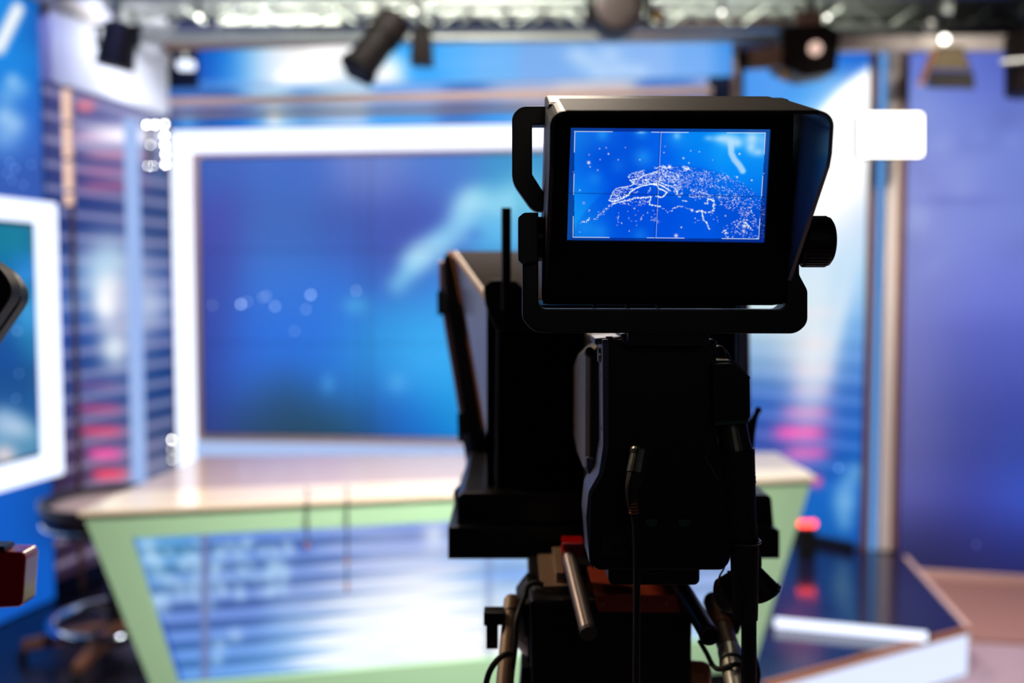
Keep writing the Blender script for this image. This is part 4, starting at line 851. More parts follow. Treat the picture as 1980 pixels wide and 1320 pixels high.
    buf[:nx*ny, :3] = base.reshape(-1, 3); at.data.foreach_set('color', buf.ravel())
so = panel('screen', V(1103, 247, .0022), V(1490, 250, .0022), V(1478, 468.5, .0022), V(1096.5, 464, .0022), 560, 320, vf_picture, 'viewfinder_pixels', .0015, vf, label='glowing screen with a blue night globe')
vf_add(so, 560, 320)
# --- sun hood round the screen
XL, XR = on_front(0, 205).x, 0
XL = V(1064, 205).x; XR = .2242
ztop = V(1300, 203)
tl_, tr_ = on_front(XL, 203), on_front(XR, 203)
rn, rm, rl = PX(1606, 214, XR), PX(1600, 312, XR), PX(1549, 532, XR)
def mirror(p, X): return Vector((X, p.y, p.z))
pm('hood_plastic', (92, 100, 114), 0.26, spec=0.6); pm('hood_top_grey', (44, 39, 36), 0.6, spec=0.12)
def loc(p): d = p-VO; return d.x, d.dot(VY), d.dot(VZ)
def glob(x, y, z): return VO+Vector((x, 0, 0))+VY*y+VZ*z
zr_n, zr_m, zr_l = loc(rn), loc(rm), loc(rl); ztop_ = zr_n[2]; zbot = loc(V(1300, 540))[2]
def near_y(z):
    """how far the hood reaches towards the operator at local height z"""
    if z >= zr_m[2]: t = (z-zr_m[2])/max(zr_n[2]-zr_m[2], 1e-6); return zr_m[1]+(zr_n[1]-zr_m[1])*min(t, 1)
    t = max((z-zbot)/(zr_m[2]-zbot), 0); return -.004+(zr_m[1]+.004)*t
def hood_shell(prof_xz, thick):
    bm = B(); A_ = []; C_ = []; n = len(prof_xz)
    for k, (x, z) in enumerate(prof_xz): A_.append((x, near_y(z), z)); C_.append((x, .03, z))
    ins = []
    for k, (x, z) in enumerate(prof_xz):
        p, q = prof_xz[max(k-1, 0)], prof_xz[min(k+1, n-1)]; tx, tz = q[0]-p[0], q[1]-p[1]; L = math.hypot(tx, tz); ins.append((x+tz/L*thick, z-tx/L*thick))
    o1 = [bm.verts.new(glob(*p)) for p in A_]; o2 = [bm.verts.new(glob(*p)) for p in C_]
    i1 = [bm.verts.new(glob(ins[k][0], A_[k][1], ins[k][1])) for k in range(n)]; i2 = [bm.verts.new(glob(ins[k][0], .03, ins[k][1])) for k in range(n)]
    for k in range(n-1):
        face(bm, [o1[k], o1[k+1], o2[k+1], o2[k]]); face(bm, [i1[k], i2[k], i2[k+1], i1[k+1]]); face(bm, [o1[k], i1[k], i1[k+1], o1[k+1]]); face(bm, [o2[k], o2[k+1], i2[k+1], i2[k]])
    face(bm, [o1[0], o2[0], i2[0], i1[0]]); face(bm, [o1[-1], i1[-1], i2[-1], o2[-1]]); bmesh.ops.recalc_face_normals(bm, faces=bm.faces[:]); return bm
xl_h, xr_h = XL-.003, XR+.003; rc = .011
arcs = [(xl_h, zbot+(ztop_-rc-zbot)*k/14) for k in range(15)]+[(xl_h+rc-rc*math.cos(a), ztop_-rc+rc*math.sin(a)) for a in (math.pi/2*k/6 for k in range(1, 7))]
arcs_r = [(xr_h-rc+rc*math.sin(a), ztop_-rc+rc*math.cos(a)) for a in (math.pi/2*k/6 for k in range(0, 7))]+[(xr_h, ztop_-rc-(ztop_-rc-zbot)*k/14) for k in range(1, 15)]
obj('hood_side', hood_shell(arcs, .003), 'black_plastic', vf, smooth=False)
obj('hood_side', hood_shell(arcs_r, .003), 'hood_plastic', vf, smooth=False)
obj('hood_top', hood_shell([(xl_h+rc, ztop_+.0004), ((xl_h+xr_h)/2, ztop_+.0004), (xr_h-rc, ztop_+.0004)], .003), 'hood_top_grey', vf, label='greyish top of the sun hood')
# --- rear housing top, handle, yoke
bm = B(); vprism(bm, fillet([(1062, 190), (1527, 192), (1524, 240), (1062, 240)], 6), .078, .02); obj('rear_shell', bm, 'black_plastic', vf, bevel=.003)
def handle_loop():
    o_ = fillet([(1062, 205), (1008, 205), (990, 222), (990, 352), (1030, 408), (1062, 408), (1062, 370), (1050, 370), (1029, 337), (1029, 241), (1062, 241)], [0, 14, 14, 18, 14, 0, 0, 3, 3, 3, 0])
    return extrude(B(), [P(x, y, .84) for x, y in o_], (0, .018, 0))
obj('side_handle', handle_loop(), 'black_metal', vf, bevel=.0022, seg=3)
yk = fillet([(1010, 470), (1010, 618), (1034, 643.5), (1540, 645), (1562, 626), (1562, 561), (1546, 531), (1546, 500), (1520, 500), (1521, 588), (1510, 598), (1051, 597), (1041, 587), (1041, 470)], [0, 10, 20, 18, 18, 6, 4, 0, 0, 6, 6, 6, 6, 0])
obj('yoke', extrude(B(), [P(x, y, .815) for x, y in yk], (0, .026, 0)), 'black_metal', vf, bevel=.0012, seg=3)
obj('yoke_joint', prism(B(), [(1002, 420), (1013, 411), (1041, 410), (1041, 505), (1010, 511), (1002, 503)], .805, .05), 'black_metal', vf, bevel=.001)
c0 = P(1041, 462, .835); obj('pivot_disc', tube(B(), c0-Vector((.001, 0, 0)), c0+Vector((.006, 0, 0)), .0185, seg=32), 'black_metal', vf)
k0 = P(1545, 467, .815); bm = B(); d = Vector((1, 0, 0)); n = 36
prof = [(0, .0185), (.004, .0200), (.018, .0203), (.0235, .0198), (.0255, .017)]
lathe(bm, k0, d, prof, n)
kn = obj('tilt_knob', bm, 'black_plastic', vf, smooth=False)
bm = B()
for i in range(n):
    a = 2*math.pi*i/n; box(bm, k0+Vector((.012, math.cos(a)*.0203, math.sin(a)*.0203)), (.018, .0012, .0012), Matrix.Rotation(a, 3, 'X'))
obj('knurling', bm, 'black_plastic', kn)
k1_ = P(1518, 467, .815); obj('pivot_disc', tube(B(), k1_, k0, .014, seg=24), 'black_metal', vf)
for x in (1150, 1214, 1273):
    obj('mount_screw', tube(B(), P(x, 586, .85), P(x, 601, .85), .0022, seg=10), 'steel', vf)
obj('mount_neck', prism(B(), [(1215, 640), (1372, 640), (1372, 668), (1215, 668)], .822, .06), 'black_metal', vf, bevel=.001)

# ================================================================== STUDIO CAMERA
sc_ = thing('studio_camera', 'black studio camera under the globe viewfinder seen from behind', 'camera', P(1270, 1132, .95))
DB = .845
body = fillet([(1176, 656), (1384, 656), (1386, 860), (1412, 884), (1412, 1086), (1398, 1102), (1154, 1102), (1141, 1086), (1141, 958), (1166, 915), (1176, 868)], [6, 6, 4, 6, 12, 8, 8, 8, 8, 10, 10])
obj('rear_panel', prism(B(), body, DB, .06), 'black_metal', sc_, bevel=.0012)
bp_ = P(1300, 700, .9)
xl, xr = P(1166, 700, .90).x, P(1384, 700, .90).x
zt_, zb_ = P(1300, 664, .90).z, P(1300, 1088, .90).z
obj('body', box2(B(), (xl, .9, zb_), (xr, 1.13, zt_)), 'black_plastic', sc_, bevel=.004)
# side plate with the bluish sheen: thin plate seen almost edge on
sp = fillet([(1165, 656), (1177, 656), (1177, 868), (1167, 916), (1143, 958), (1141, 1090), (1150, 1104), (1140, 1090), (1133, 1000), (1138, 950), (1158, 915), (1166, 862)], [2, 0, 6, 8, 8, 6, 2, 4, 6, 6, 6, 4])
def edge_plate(pts, D0, D1):
    a_ = [P(x, y, D0) for x, y in pts]; return loft(B(), a_, [Vector((p.x, D1, p.z)) for p in a_])
spo = obj('side_plate', edge_plate(sp, .842, .895), 'slate_metal', sc_, bevel=.0006, label='bluish grey side plate')
for y in (728, 830, 866): obj('plate_screw', tube(B(), P(1170, y, .845)+Vector((-.0025, .01, 0)), P(1170, y, .845)+Vector((.001, .01, 0)), .0022, seg=10), 'black_metal', spo)
# bulging side cover
xc = P(1150, 760, .885).x
prof_yz = [(.885, 668), (.885, 880), (.885, 938)]
def cov(x, y, D): return P(x, y, D)
def sect(px, D, y0, y1, bulge=0):
    X = P(px, 760, D).x; z0, z1 = P(px, y0, D).z, P(px, y1, D).z; c = .010
    return [Vector((X+c, D, z0)), Vector((X, D, z0-c)), Vector((X, D, z1+c*1.6)), Vector((X+c, D, z1)), Vector((X+.05, D, z1)), Vector((X+.05, D, z0))]
secs = [sect(1151, .884, 663, 939), sect(1141, .886, 661, 939), sect(1132, .893, 660, 938), sect(1127, .91, 660, 934), sect(1117, 1.0, 667, 905), sect(1110, 1.12, 690, 866)]
bm = B(); rings = [[bm.verts.new(p) for p in q] for q in secs]
for A_, C_ in zip(rings, rings[1:]):
    for k in range(6): face(bm, [A_[k], A_[(k+1) % 6], C_[(k+1) % 6], C_[k]])
face(bm, rings[0]); face(bm, list(reversed(rings[-1]))); bmesh.ops.recalc_face_normals(bm, faces=bm.faces[:])
obj('side_cover', bm, 'grey_plastic', sc_, bevel=.0012, label='grey bulging side cover')
lowc = [P(1151, 884, .8835), P(1151, 940, .8835), P(1145, 936, .8835), P(1134, 905, .8835), P(1133, 884, .8835)]
obj('side_cover_foot', loft(B(), lowc, [Vector((p.x, .892, p.z)) for p in lowc]), 'slate_metal', sc_, bevel=.0015, label='bluish lower corner of the side cover')
obj('cover_recess', tube(B(), P(1138, 682, .888), P(1141, 679, .884), .0042, seg=16), 'black_rubber', sc_)
lk = tube(B(), P(1156, 686, .86), P(1166, 686, .86), .0062, seg=20); obj('strap_knob', lk, 'steel', sc_, label='small steel strap knob')
# top plate, screws
obj('top_plate', prism(B(), [(1150, 654), (1214, 649), (1214, 664), (1150, 666)], .85, .05), 'slate_metal', sc_, bevel=.001)
obj('top_bracket', prism(B(), [(1200, 645), (1216, 643), (1214, 664), (1206, 664)], .84, .05), 'slate_metal', sc_, bevel=.001)
for x, y in ((1178, 655), (1189, 658), (1364, 655)): obj('cap_screw', tube(B(), P(x, y+5, .85), P(x, y-5, .85), .003, seg=12), 'black_metal', sc_)
obj('top_bracket', prism(B(), [(1370, 657), (1387, 659), (1386, 674), (1372, 672)], .845, .04), 'slate_metal', sc_, bevel=.0015)
# right shoulder and connector housing
obj('shoulder', loft(B(), [P(x, y, .87) for x, y in ((1376, 700), (1384, 668), (1396, 667), (1410, 682), (1417, 700))], [P(x, y, .93)+Vector((0, .03, 0)) for x, y in ((1372, 700), (1378, 672), (1388, 670), (1400, 684), (1406, 700))]), 'grey_plastic', sc_, bevel=.003, seg=3, label='grey rounded shoulder')
obj('shoulder_slot', tube(B(), P(1397, 681, .868), P(1402, 686, .866), .0026, seg=12), 'black_rubber', sc_)
ch = fillet([(1377, 704), (1412, 702), (1422, 706), (1450, 732), (1451, 806), (1446, 812), (1380, 818)], [2, 8, 8, 3, 3, 3, 2])
obj('connector_housing', prism(B(), ch, .835, .10), 'black_metal', sc_, bevel=.0015)
obj('housing_hood', prism(B(), fillet([(1376, 697), (1412, 696), (1424, 701), (1452, 730), (1449, 734), (1420, 708), (1410, 704), (1376, 705)], 2), .842, .09), 'grey_plastic', sc_, bevel=.0008, label='grey top lip')
obj('housing_sill', prism(B(), [(1381, 817), (1447, 811), (1446, 818), (1381, 823)], .832, .07), 'port_green', sc_, label='dull green lower sill')
# rear connectors
def ring_port(x, y, r, D): return lathe(B(), P(x, y, D), (0, -1, 0), [(0, r), (.003, r), (.003, r*.82), (.0008, r*.8)], 28)
pp_ = obj('audio_port', prism(B(), fillet([(1166, 1019), (1226, 1019), (1226, 1072), (1166, 1072)], 3), DB-.002, .004), 'port_dark', sc_, label='square dull grey audio port')
obj('port_ring', ring_port(1196, 1045, .0105, DB-.002), 'black_rubber', pp_)
for x, y in ((1172, 1025), (1219, 1066)): obj('port_screw', ring_port(x, y, .002, DB-.002), 'black_metal', pp_)
for x in (1260, 1323):
    obj('data_port', prism(B(), [(x-11, 1004), (x+11, 1004), (x+11, 1013), (x+6, 1016), (x+6, 1019), (x-6, 1019), (x-6, 1016), (x-11, 1013)], DB-.001, .003), 'port_green', sc_, label='dull green data port')
cv = [(1365, 871), (1372, 866)]
obj('rear_crease', sweep(B(), [P(1370, 868, DB-.001), P(1365, 884, DB-.001), P(1376, 905, DB-.001), P(1390, 930, DB-.001)], .0006, 6, 5), 'slate_metal', sc_)
obj('wedge_plate', prism(B(), fillet([(1176, 1096), (1353, 1096), (1353, 1124), (1346, 1131), (1182, 1131), (1176, 1122)], [0, 0, 4, 6, 6, 4]), .855, .28), 'black_metal', sc_, bevel=.001)
obj('wedge_mark', prism(B(), [(1243, 1106), (1292, 1106), (1292, 1109), (1243, 1109)], .8545, .001), 'port_dark', sc_)
obj('lens_barrel', lathe(B(), Vector((.128, 1.128, 1.44)), (0, 1, 0), [(0, .055), (.05, .055), (.055, .048), (.070, .048)], 32), 'black_metal', sc_)

# ---- cables
cb = thing('camera_cable', 'thick black camera cable with ribbed boot hanging on the right side', 'cable', P(1450, 1330, .86))
obj('plug', lathe(B(), P(1412, 816, .86), P(1422, 872, .855)-P(1412, 816, .86), [(0, .0125), (.002, .0138), (.018, .0138), (.024, .0146), (.026, .0146)], 28), 'plug_metal', cb, label='steel cable plug')
obj('boot', lathe(B(), P(1420, 868, .855), P(1432, 1040, .852)-P(1420, 868, .855), [(0, .0165), (.002, .0172), (.05, .0150), (.078, .0142)], 24), 'black_rubber', cb)
bm = B()
for y in (905, 913, 921, 929): lathe(bm, P(1420+(y-868)*.07, y, .855)-Vector((0, 0, .0012)), (0, 0, 1), [(0, .0165), (.0024, .0165)], 24)
obj('boot_ribs', bm, 'black_rubber', cb)
obj('sleeve', sweep(B(), [P(1429, 1000, .852), P(1438, 1050, .852), P(1440, 1120, .852), P(1441, 1196, .852)], lambda t: .0136-.0028*t, 20, 6), 'black_rubber', cb)
obj('cord', sweep(B(), [P(1448, 1180, .856), P(1448, 1260, .856), P(1447, 1340, .858), P(1440, 1420, .87)], .0066, 14, 6), 'black_rubber', cb)
obj('cable_tie', torus(B(), P(1437, 1045, .852), (0, 0, 1), .0145, .0012, 28, 6), 'black_metal', cb)
ac = thing('audio_cable', 'thin black cable dropping from a silver plug on the camera back', 'cable', P(1232, 1330, .82))
obj('plug', lathe(B(), P(1240, 868, .825), P(1231, 916, .818)-P(1240, 868, .825), [(0, .0088), (.002, .0092), (.006, .0086), (.015, .0088), (.021, .0088)], 24), 'plug_metal', ac, label='silver ringed plug')
obj('strain_relief', sweep(B(), [P(1231, 914, .818), P(1222, 945, .815), P(1222, 985, .815)], lambda t: .0082-.005*t, 14, 6), 'black_rubber', ac)
bm = B()
for k in range(6): lathe(bm, P(1221.5+k*.8, 962+k*6, .8145), (0, 0, 1), [(0, .0040), (.0012, .0040)], 14)
obj('relief_ribs', bm, 'bronze_metal', ac, label='bronze tinted ribs')
obj('cord', sweep(B(), [P(1223, 980, .815), P(1229, 1020, .815), P(1231, 1100, .813), P(1231, 1200, .812), P(1231, 1340, .812), P(1240, 1450, .83)], .0030, 12, 6), 'black_rubber', ac)
# ---- dangling dust cap pair
dc = thing('dust_cap', 'black toothed connector cap dangling beside the thick cable', 'cap', P(1440, 1190, .875))
def cap_body(p, q, r0, r1, teeth):
    bm = B(); p, q = Vector(p), Vector(q); lathe(bm, p, q-p, [(0, r0*.8), (.002, r0), ((q-p).length*.8, r1), ((q-p).length, r1)], 24)
    x, y = basis(q-p)
    for i in range(teeth):
        a = 2*math.pi*i/teeth; e = (x*math.cos(a)+y*math.sin(a)); box(bm, q+e*r1-(q-p).normalized()*.002, (.0026, .0026, .0026))
    return bm
obj('cap_shell', cap_body(P(1391, 1152, .88), P(1426, 1144, .885), .0150, .0185, 18), 'black_rubber', dc)
obj('cap_shell', cap_body(P(1454, 1102, .885), P(1482, 1150, .885), .0085, .0135, 14), 'black_rubber', dc)
obj('cap_link', tube(B(), P(1424, 1142, .884), P(1462, 1128, .886), .0125), 'black_rubber', dc)
obj('tether', sweep(B(), [P(1389, 1132, .88), P(1391, 1115, .88), P(1399, 1100, .88), P(1404, 1085, .88)], .0009, 8, 5), 'bronze_metal', dc, label='thin bronze tether wire')
obj('lanyard', sweep(B(), [P(1463, 1060, .88), P(1468, 1082, .883), P(1467, 1105, .885)], .0022, 8, 5), 'black_rubber', dc)

# ================================================================== TELEPROMPTER
tp = thing('teleprompter', 'black teleprompter hood with brown metal edges in front of the camera', 'teleprompter', P(1180, 1085, 1.3))
FD = 1.50
oL = [(851, 497), (862, 486), (1446, 486), (1456, 497), (1452, 830), (1440, 945), (942, 952), (921, 930)]
def rail_side(name, pts, D, t, mat, **k): return obj(name, prism(B(), pts, D, t), mat, tp, bevel=.0015, **k)
obj('frame_rail', sweep(B(), [P(x, y, FD+.02) for x, y in ((856, 503), (857, 560), (868, 640), (886, 745), (902, 850), (912, 905), (930, 942), (950, 953))], .0062, 14, 5), 'pink_metal', tp, smooth=True, label='pinkish grey outer rail')
rail_side('frame_rail', [(857, 498), (866, 488), (880, 487), (912, 660), (938, 820), (940, 948), (926, 940), (908, 860), (880, 690), (862, 560)], FD+.012, .02, 'black_rubber', label='black middle rail')
obj('frame_rail', sweep(B(), [P(x, y, FD-.002) for x, y in ((878, 490), (893, 560), (911, 655), (927, 745), (941, 828))], .0056, 14, 5), 'bronze_metal', tp, smooth=True, label='bronze inner rail')
rail_side('lower_skirt', [(926, 836), (946, 826), (950, 952), (938, 948), (918, 905)], FD-.03, .02, 'black_cloth')
rail_side('frame_rail', [(862, 486), (1446, 484), (1446, 492), (868, 494)], FD, .03, 'bronze_metal', label='top rail')
rail_side('frame_rail', [(1431, 560), (1449, 560), (1452, 830), (1436, 830)], FD-.01, .02, 'bronze_metal', label='bronze right rail')
rail_side('frame_rail', [(1420, 560), (1431, 560), (1434, 830), (1421, 830)], FD-.012, .02, 'black_metal')
# side panel: the sloping edge runs from the frame's top corner back to the lens end
a0, a1, a2_, a3 = P(880, 494, FD), P(946, 584, 1.24), P(948, 880, 1.24), P(941, 845, FD)
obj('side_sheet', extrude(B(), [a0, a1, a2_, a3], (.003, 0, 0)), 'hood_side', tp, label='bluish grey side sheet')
obj('side_edge', tube(B(), P(880, 491, FD), P(946, 583, 1.24), .0045), 'tan_metal', tp, label='tan sloping edge')
b0, b1 = P(1444, 490, FD), Vector((P(1424, 584, 1.24).x, 1.24, a1.z))
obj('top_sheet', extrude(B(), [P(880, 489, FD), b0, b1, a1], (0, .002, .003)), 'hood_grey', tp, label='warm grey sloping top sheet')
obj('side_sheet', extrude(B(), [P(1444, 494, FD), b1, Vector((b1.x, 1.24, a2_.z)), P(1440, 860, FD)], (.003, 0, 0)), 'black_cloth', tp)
bm = B(); prism(bm, [(941, 586), (1420, 586), (1420, 950), (941, 950)], 1.215, .03); obj('lens_shroud', bm, 'black_cloth', tp)
bm = B(); prism(bm, [(966, 596), (1390, 596), (1390, 950), (958, 950)], 1.205, .01); obj('shroud_panel', bm, 'black_cloth', tp)
obj('clamp_head', prism(B(), fillet([(934, 552), (950, 540), (996, 541), (1030, 575), (1060, 600), (1060, 640), (960, 640), (938, 590)], 8), 1.17, .035), 'black_rubber', tp, bevel=.002)
r0 = P(979, 402, 1.15); obj('clamp_rod', tube(B(), r0, P(979, 600, 1.15), .0058), 'black_metal', tp)
obj('shroud_strut', tube(B(), P(966, 620, 1.19), P(963, 945, 1.19), .0035), 'black_metal', tp)
obj('frame_clip', prism(B(), fillet([(845, 566), (853, 556), (864, 574), (864, 606), (846, 610)], 2), FD-.01, .04), 'black_rubber', tp); obj('frame_clip', prism(B(), fillet([(884, 800), (893, 796), (902, 816), (902, 856), (886, 854)], 2), FD-.01, .04), 'black_rubber', tp)
obj('lower_bracket', sweep(B(), [P(900, 840, FD-.02), P(912, 900, FD-.03), P(928, 940, FD-.06), P(952, 952, FD-.1)], .006, 10, 6), 'slate_metal', tp, label='bluish curved lower bracket')
obj('prompter_screen', prism(B(), fillet([(884, 960), (894, 952), (1486, 957), (1492, 963), (1497, 1022), (884, 1022)], 3), 1.18, .30), 'black_metal', tp, bevel=.002)
obj('tray', prism(B(), fillet([(866, 1018), (1496, 1020), (1508, 1026), (1508, 1080), (866, 1081)], 3), 1.165, .33), 'black_metal', tp, bevel=.002)
obj('tray_corner', prism(B(), [(876, 952), (890, 938), (912, 945), (905, 958), (880, 975)], 1.30, .02), 'steel', tp, label='silver tray corner')
obj('tray_bracket', prism(B(), [(1040, 1080), (1110, 1080), (1110, 1098), (1056, 1098)], 1.17, .05), 'black_metal', tp)
obj('tray_mark', prism(B(), [(892, 984), (950, 984), (950, 1000), (892, 1000)], 1.178, .003), 'black_plastic', tp)
mic = sweep(B(), [P(1448, 900, 1.16), P(1452, 850, 1.16), P(1458, 812, 1.16), P(1466, 793, 1.16)], lambda t: .0052-.0022*t, 10, 6)
o = obj('lock_lever', mic, 'black_rubber', tp); bm = B(); bmesh.ops.create_uvsphere(bm, u_segments=12, v_segments=8, radius=.0042, matrix=Matrix.Translation(P(1466, 793, 1.16))); obj('lever_tip', bm, 'black_rubber', o)
obj('side_bracket', prism(B(), [(1418, 800), (1448, 812), (1452, 960), (1418, 960)], 1.2, .06), 'black_metal', tp)

# ================================================================== TRIPOD HEAD, RODS, PAN BARS
th = thing('tripod_head', 'black fluid head under the camera with tan pan bars', 'tripod head', P(1190, 1330, 1.05))
obj('head_body', prism(B(), fillet([(1024, 1158), (1340, 1158), (1338, 1240), (1338, 1400), (1030, 1400), (1026, 1240)], 10), .98, .16), 'black_plastic', th, bevel=.004)
obj('head_cheek', lathe(B(), P(1030, 1190, 1.05), (-1, 0, 0), [(0, .045), (.006, .045), (.012, .038), (.018, .03)], 28), 'black_metal', th)
obj('head_block', prism(B(), fillet([(1046, 1133), (1112, 1131), (1112, 1156), (1046, 1158)], 2), 1.0, .12), 'tan_metal', th, bevel=.0015, label='tan slotted head block')
obj('head_block', prism(B(), [(1075, 1106), (1112, 1106), (1112, 1134), (1075, 1134)], 1.01, .1), 'tan_metal', th, bevel=.0015, label='tan upper head block')
bm = B()
for x, y in ((1054, 1148), (1088, 1141), (1084, 1119)): prism(bm, [(x-4, y-1.6), (x+6, y-2), (x+6, y+1), (x-4, y+1.4)], .9985, .002)
obj('block_slots', bm, 'black_rubber', th)
obj('level_window', prism(B(), fillet([(1031, 1140), (1044, 1137), (1044, 1166), (1030, 1168)], 3), 1.0, .03), 'steel', th)
obj('slide_plate', prism(B(), fillet([(1150, 1150), (1308, 1150), (1316, 1184), (1158, 1182)], 3), .97, .10), 'red_anodised', th, bevel=.0015, label='reddish slide plate')
obj('slide_plate_back', prism(B(), [(1165, 1130), (1300, 1130), (1300, 1152), (1165, 1152)], 1.03, .05), 'red_anodised', th, label='reddish raised plate back')
for x, y in ((1166, 1168), (1288, 1167)): obj('plate_screw', tube(B(), P(x, y, .969), P(x, y, .967), .002, seg=12), 'bronze_metal', th)
bm = B(); prism(bm, fillet([(1088, 1050), (1130, 1050), (1130, 1062), (1128, 1068), (1088, 1064)], 4), 1.0, .03); prism(bm, fillet([(1086, 1066), (1128, 1066), (1128, 1078), (1102, 1078), (1097, 1112), (1090, 1110)], 4), 1.0, .03); obj('rod_clamp', bm, 'red_plastic', th, bevel=.0015, label='red rod clamp')
r1a, r1b = P(1101, 1078, 1.0), P(1137, 1222, .90)
rd = obj('support_rod', lathe(B(), r1a, r1b-r1a, [(0, .0072), ((r1b-r1a).length-.003, .0076), ((r1b-r1a).length, .0068)], 24), 'rod_metal', th, smooth=False, label='greyish support rod'); obj('rod_cap', lathe(B(), r1b-(r1b-r1a).normalized()*.002, r1b-r1a, [(0, .0082), (.004, .0082)], 24), 'black_rubber', rd)
r2a, r2b = P(1312, 1128, .99), P(1371, 1226, .89)
rd = obj('support_rod', lathe(B(), r2a, r2b-r2a, [(0, .0088), ((r2b-r2a).length, .0088)], 24), 'black_metal', th); obj('rod_cap', lathe(B(), r2b-(r2b-r2a).normalized()*.001, r2b-r2a, [(0, .0096), (.004, .0096), (.0035, .007), (.001, .0065)], 24), 'black_rubber', rd)
p0, p1 = P(991, 1156, 1.02), P(974, 1345, .93)
pb = obj('pan_bar', lathe(B(), p0, p1-p0, [(0, .0075), (.003, .0088), ((p1-p0).length, .0088)], 24), 'tan_metal', th, label='tan left pan bar')
obj('bar_band', lathe(B(), p0+(p1-p0)*.16, p1-p0, [(0, .0094), (.0015, .0094)], 24), 'black_rubber', pb)
obj('bar_clamp', prism(B(), [(935, 1184), (976, 1184), (976, 1209), (963, 1209), (963, 1255), (940, 1255), (940, 1210), (935, 1210)], .99, .02), 'black_metal', th, bevel=.001)
obj('bar_block', prism(B(), [(1006, 1168), (1040, 1164), (1046, 1235), (1014, 1232)], 1.0, .04), 'black_plastic', th, bevel=.002)
obj('head_foot', prism(B(), [(1008, 1290), (1030, 1290), (1032, 1400), (1000, 1400)], 1.01, .04), 'black_plastic', th)
q0, q1, q2 = P(1378, 1158, 1.03), P(1412, 1262, .95), P(1432, 1360, .88)
pb = obj('pan_bar', lathe(B(), q0, q1-q0, [(0, .0095), (.004, .0108), ((q1-q0).length, .0108)], 24), 'tan_metal', th, label='tan right pan bar')
obj('bar_collar', lathe(B(), q1-(q1-q0).normalized()*.004, q2-q1, [(0, .0112), (.002, .0118), (.02, .0116), (.03, .0108), ((q2-q1).length, .0102)], 24), 'aluminium', pb, label='pale grey lower tube')
obj('bar_band', lathe(B(), q0+(q1-q0)*.3, q1-q0, [(0, .0116), (.022, .0116)], 24), 'bronze_metal', pb, label='brown band')
obj('cable_band', lathe(B(), q1+(q2-q1)*.22, q2-q1, [(0, .0126), (.003, .0126)], 24), 'black_rubber', pb)
obj('bar_block', prism(B(), [(1392, 1182), (1436, 1182), (1436, 1208), (1428, 1228), (1412, 1228)], .99, .03), 'black_plastic', th, bevel=.002)
kb = P(1352, 1304, 1.0); bm = B(); lathe(bm, kb+Vector((-.012, 0, 0)), (1, -.2, 0), [(0, .012), (.004, .0145), (.016, .0145), (.022, .012), (.024, .006)], 24); obj('drag_knob', bm, 'bronze_metal', th, smooth=False, label='brown drag knob')
obj('knob_collar', lathe(B(), kb+Vector((-.02, .002, 0)), (1, -.2, 0), [(0, .015), (.009, .015)], 24), 'slate_metal', th, label='blue grey knob collar')
hc = P(1190, 1400, 1.06)
obj('head_base', lathe(B(), Vector((hc.x, 1.06, 1.12)), (0, 0, 1), [(0, .075), (.02, .08), (hc.z-1.12+.03, .07)], 32), 'black_metal', th)
pd = thing('pedestal', 'black camera pedestal column standing on the studio floor', 'pedestal', Vector((hc.x, 1.06, 0)))
obj('column', lathe(B(), Vector((hc.x, 1.06, .12)), (0, 0, 1), [(0, .11), (.5, .11), (.5, .075), (1.0, .075)], 32), 'black_metal', pd)
for k in range(3):
    a = 2*math.pi*k/3+.5; d = Vector((math.cos(a), math.sin(a), 0)); c = Vector((hc.x, 1.06, 0)); w = Vector((-d.y, d.x, 0)); u = Vector((0, 0, 1))
    lg = obj('leg', loft(B(), [c+w*.06+u*.12, c-w*.06+u*.12, c-w*.06+u*.22, c+w*.06+u*.22], [c+d*.42+w*.04+u*.1, c+d*.42-w*.04+u*.1, c+d*.42-w*.04+u*.16, c+d*.42+w*.04+u*.16]), 'black_metal', pd, bevel=.006)
    obj('wheel', tube(B(), c+d*.4+w*.02+u*.055, c+d*.4-w*.02+u*.055, .055), 'black_rubber', lg)
lc = thing('control_cable', 'thin black cable looping over the left pan bar', 'cable', P(960, 1330, .95))
obj('cord', sweep(B(), [P(1050, 1131, .985), P(1036, 1126, .985), P(1020, 1132, .985), P(1016, 1150, .98), P(1006, 1175, .975), P(998, 1205, .965), P(996, 1250, .955), P(990, 1300, .95), P(985, 1360, .95)], .0028, 10, 6), 'black_rubber', lc)
obj('cord', sweep(B(), [P(990, 1264, .935), P(975, 1266, .93), P(958, 1280, .93), P(944, 1305, .93), P(936, 1345, .93)], .0030, 10, 6), 'black_rubber', lc)
l2 = thing('remote_cable', 'thin black cable curling round the right pan bar', 'cable', P(1470, 1330, .9))
obj('cord', sweep(B(), [P(1352, 1238, .95), P(1366, 1262, .94), P(1380, 1288, .93), P(1396, 1292, .92), P(1420, 1284, .91), P(1440, 1284, .92), P(1452, 1262, .93), P(1462, 1282, .93), P(1466, 1310, .93), P(1456, 1340, .93)], .0024, 10, 6), 'black_rubber', l2)

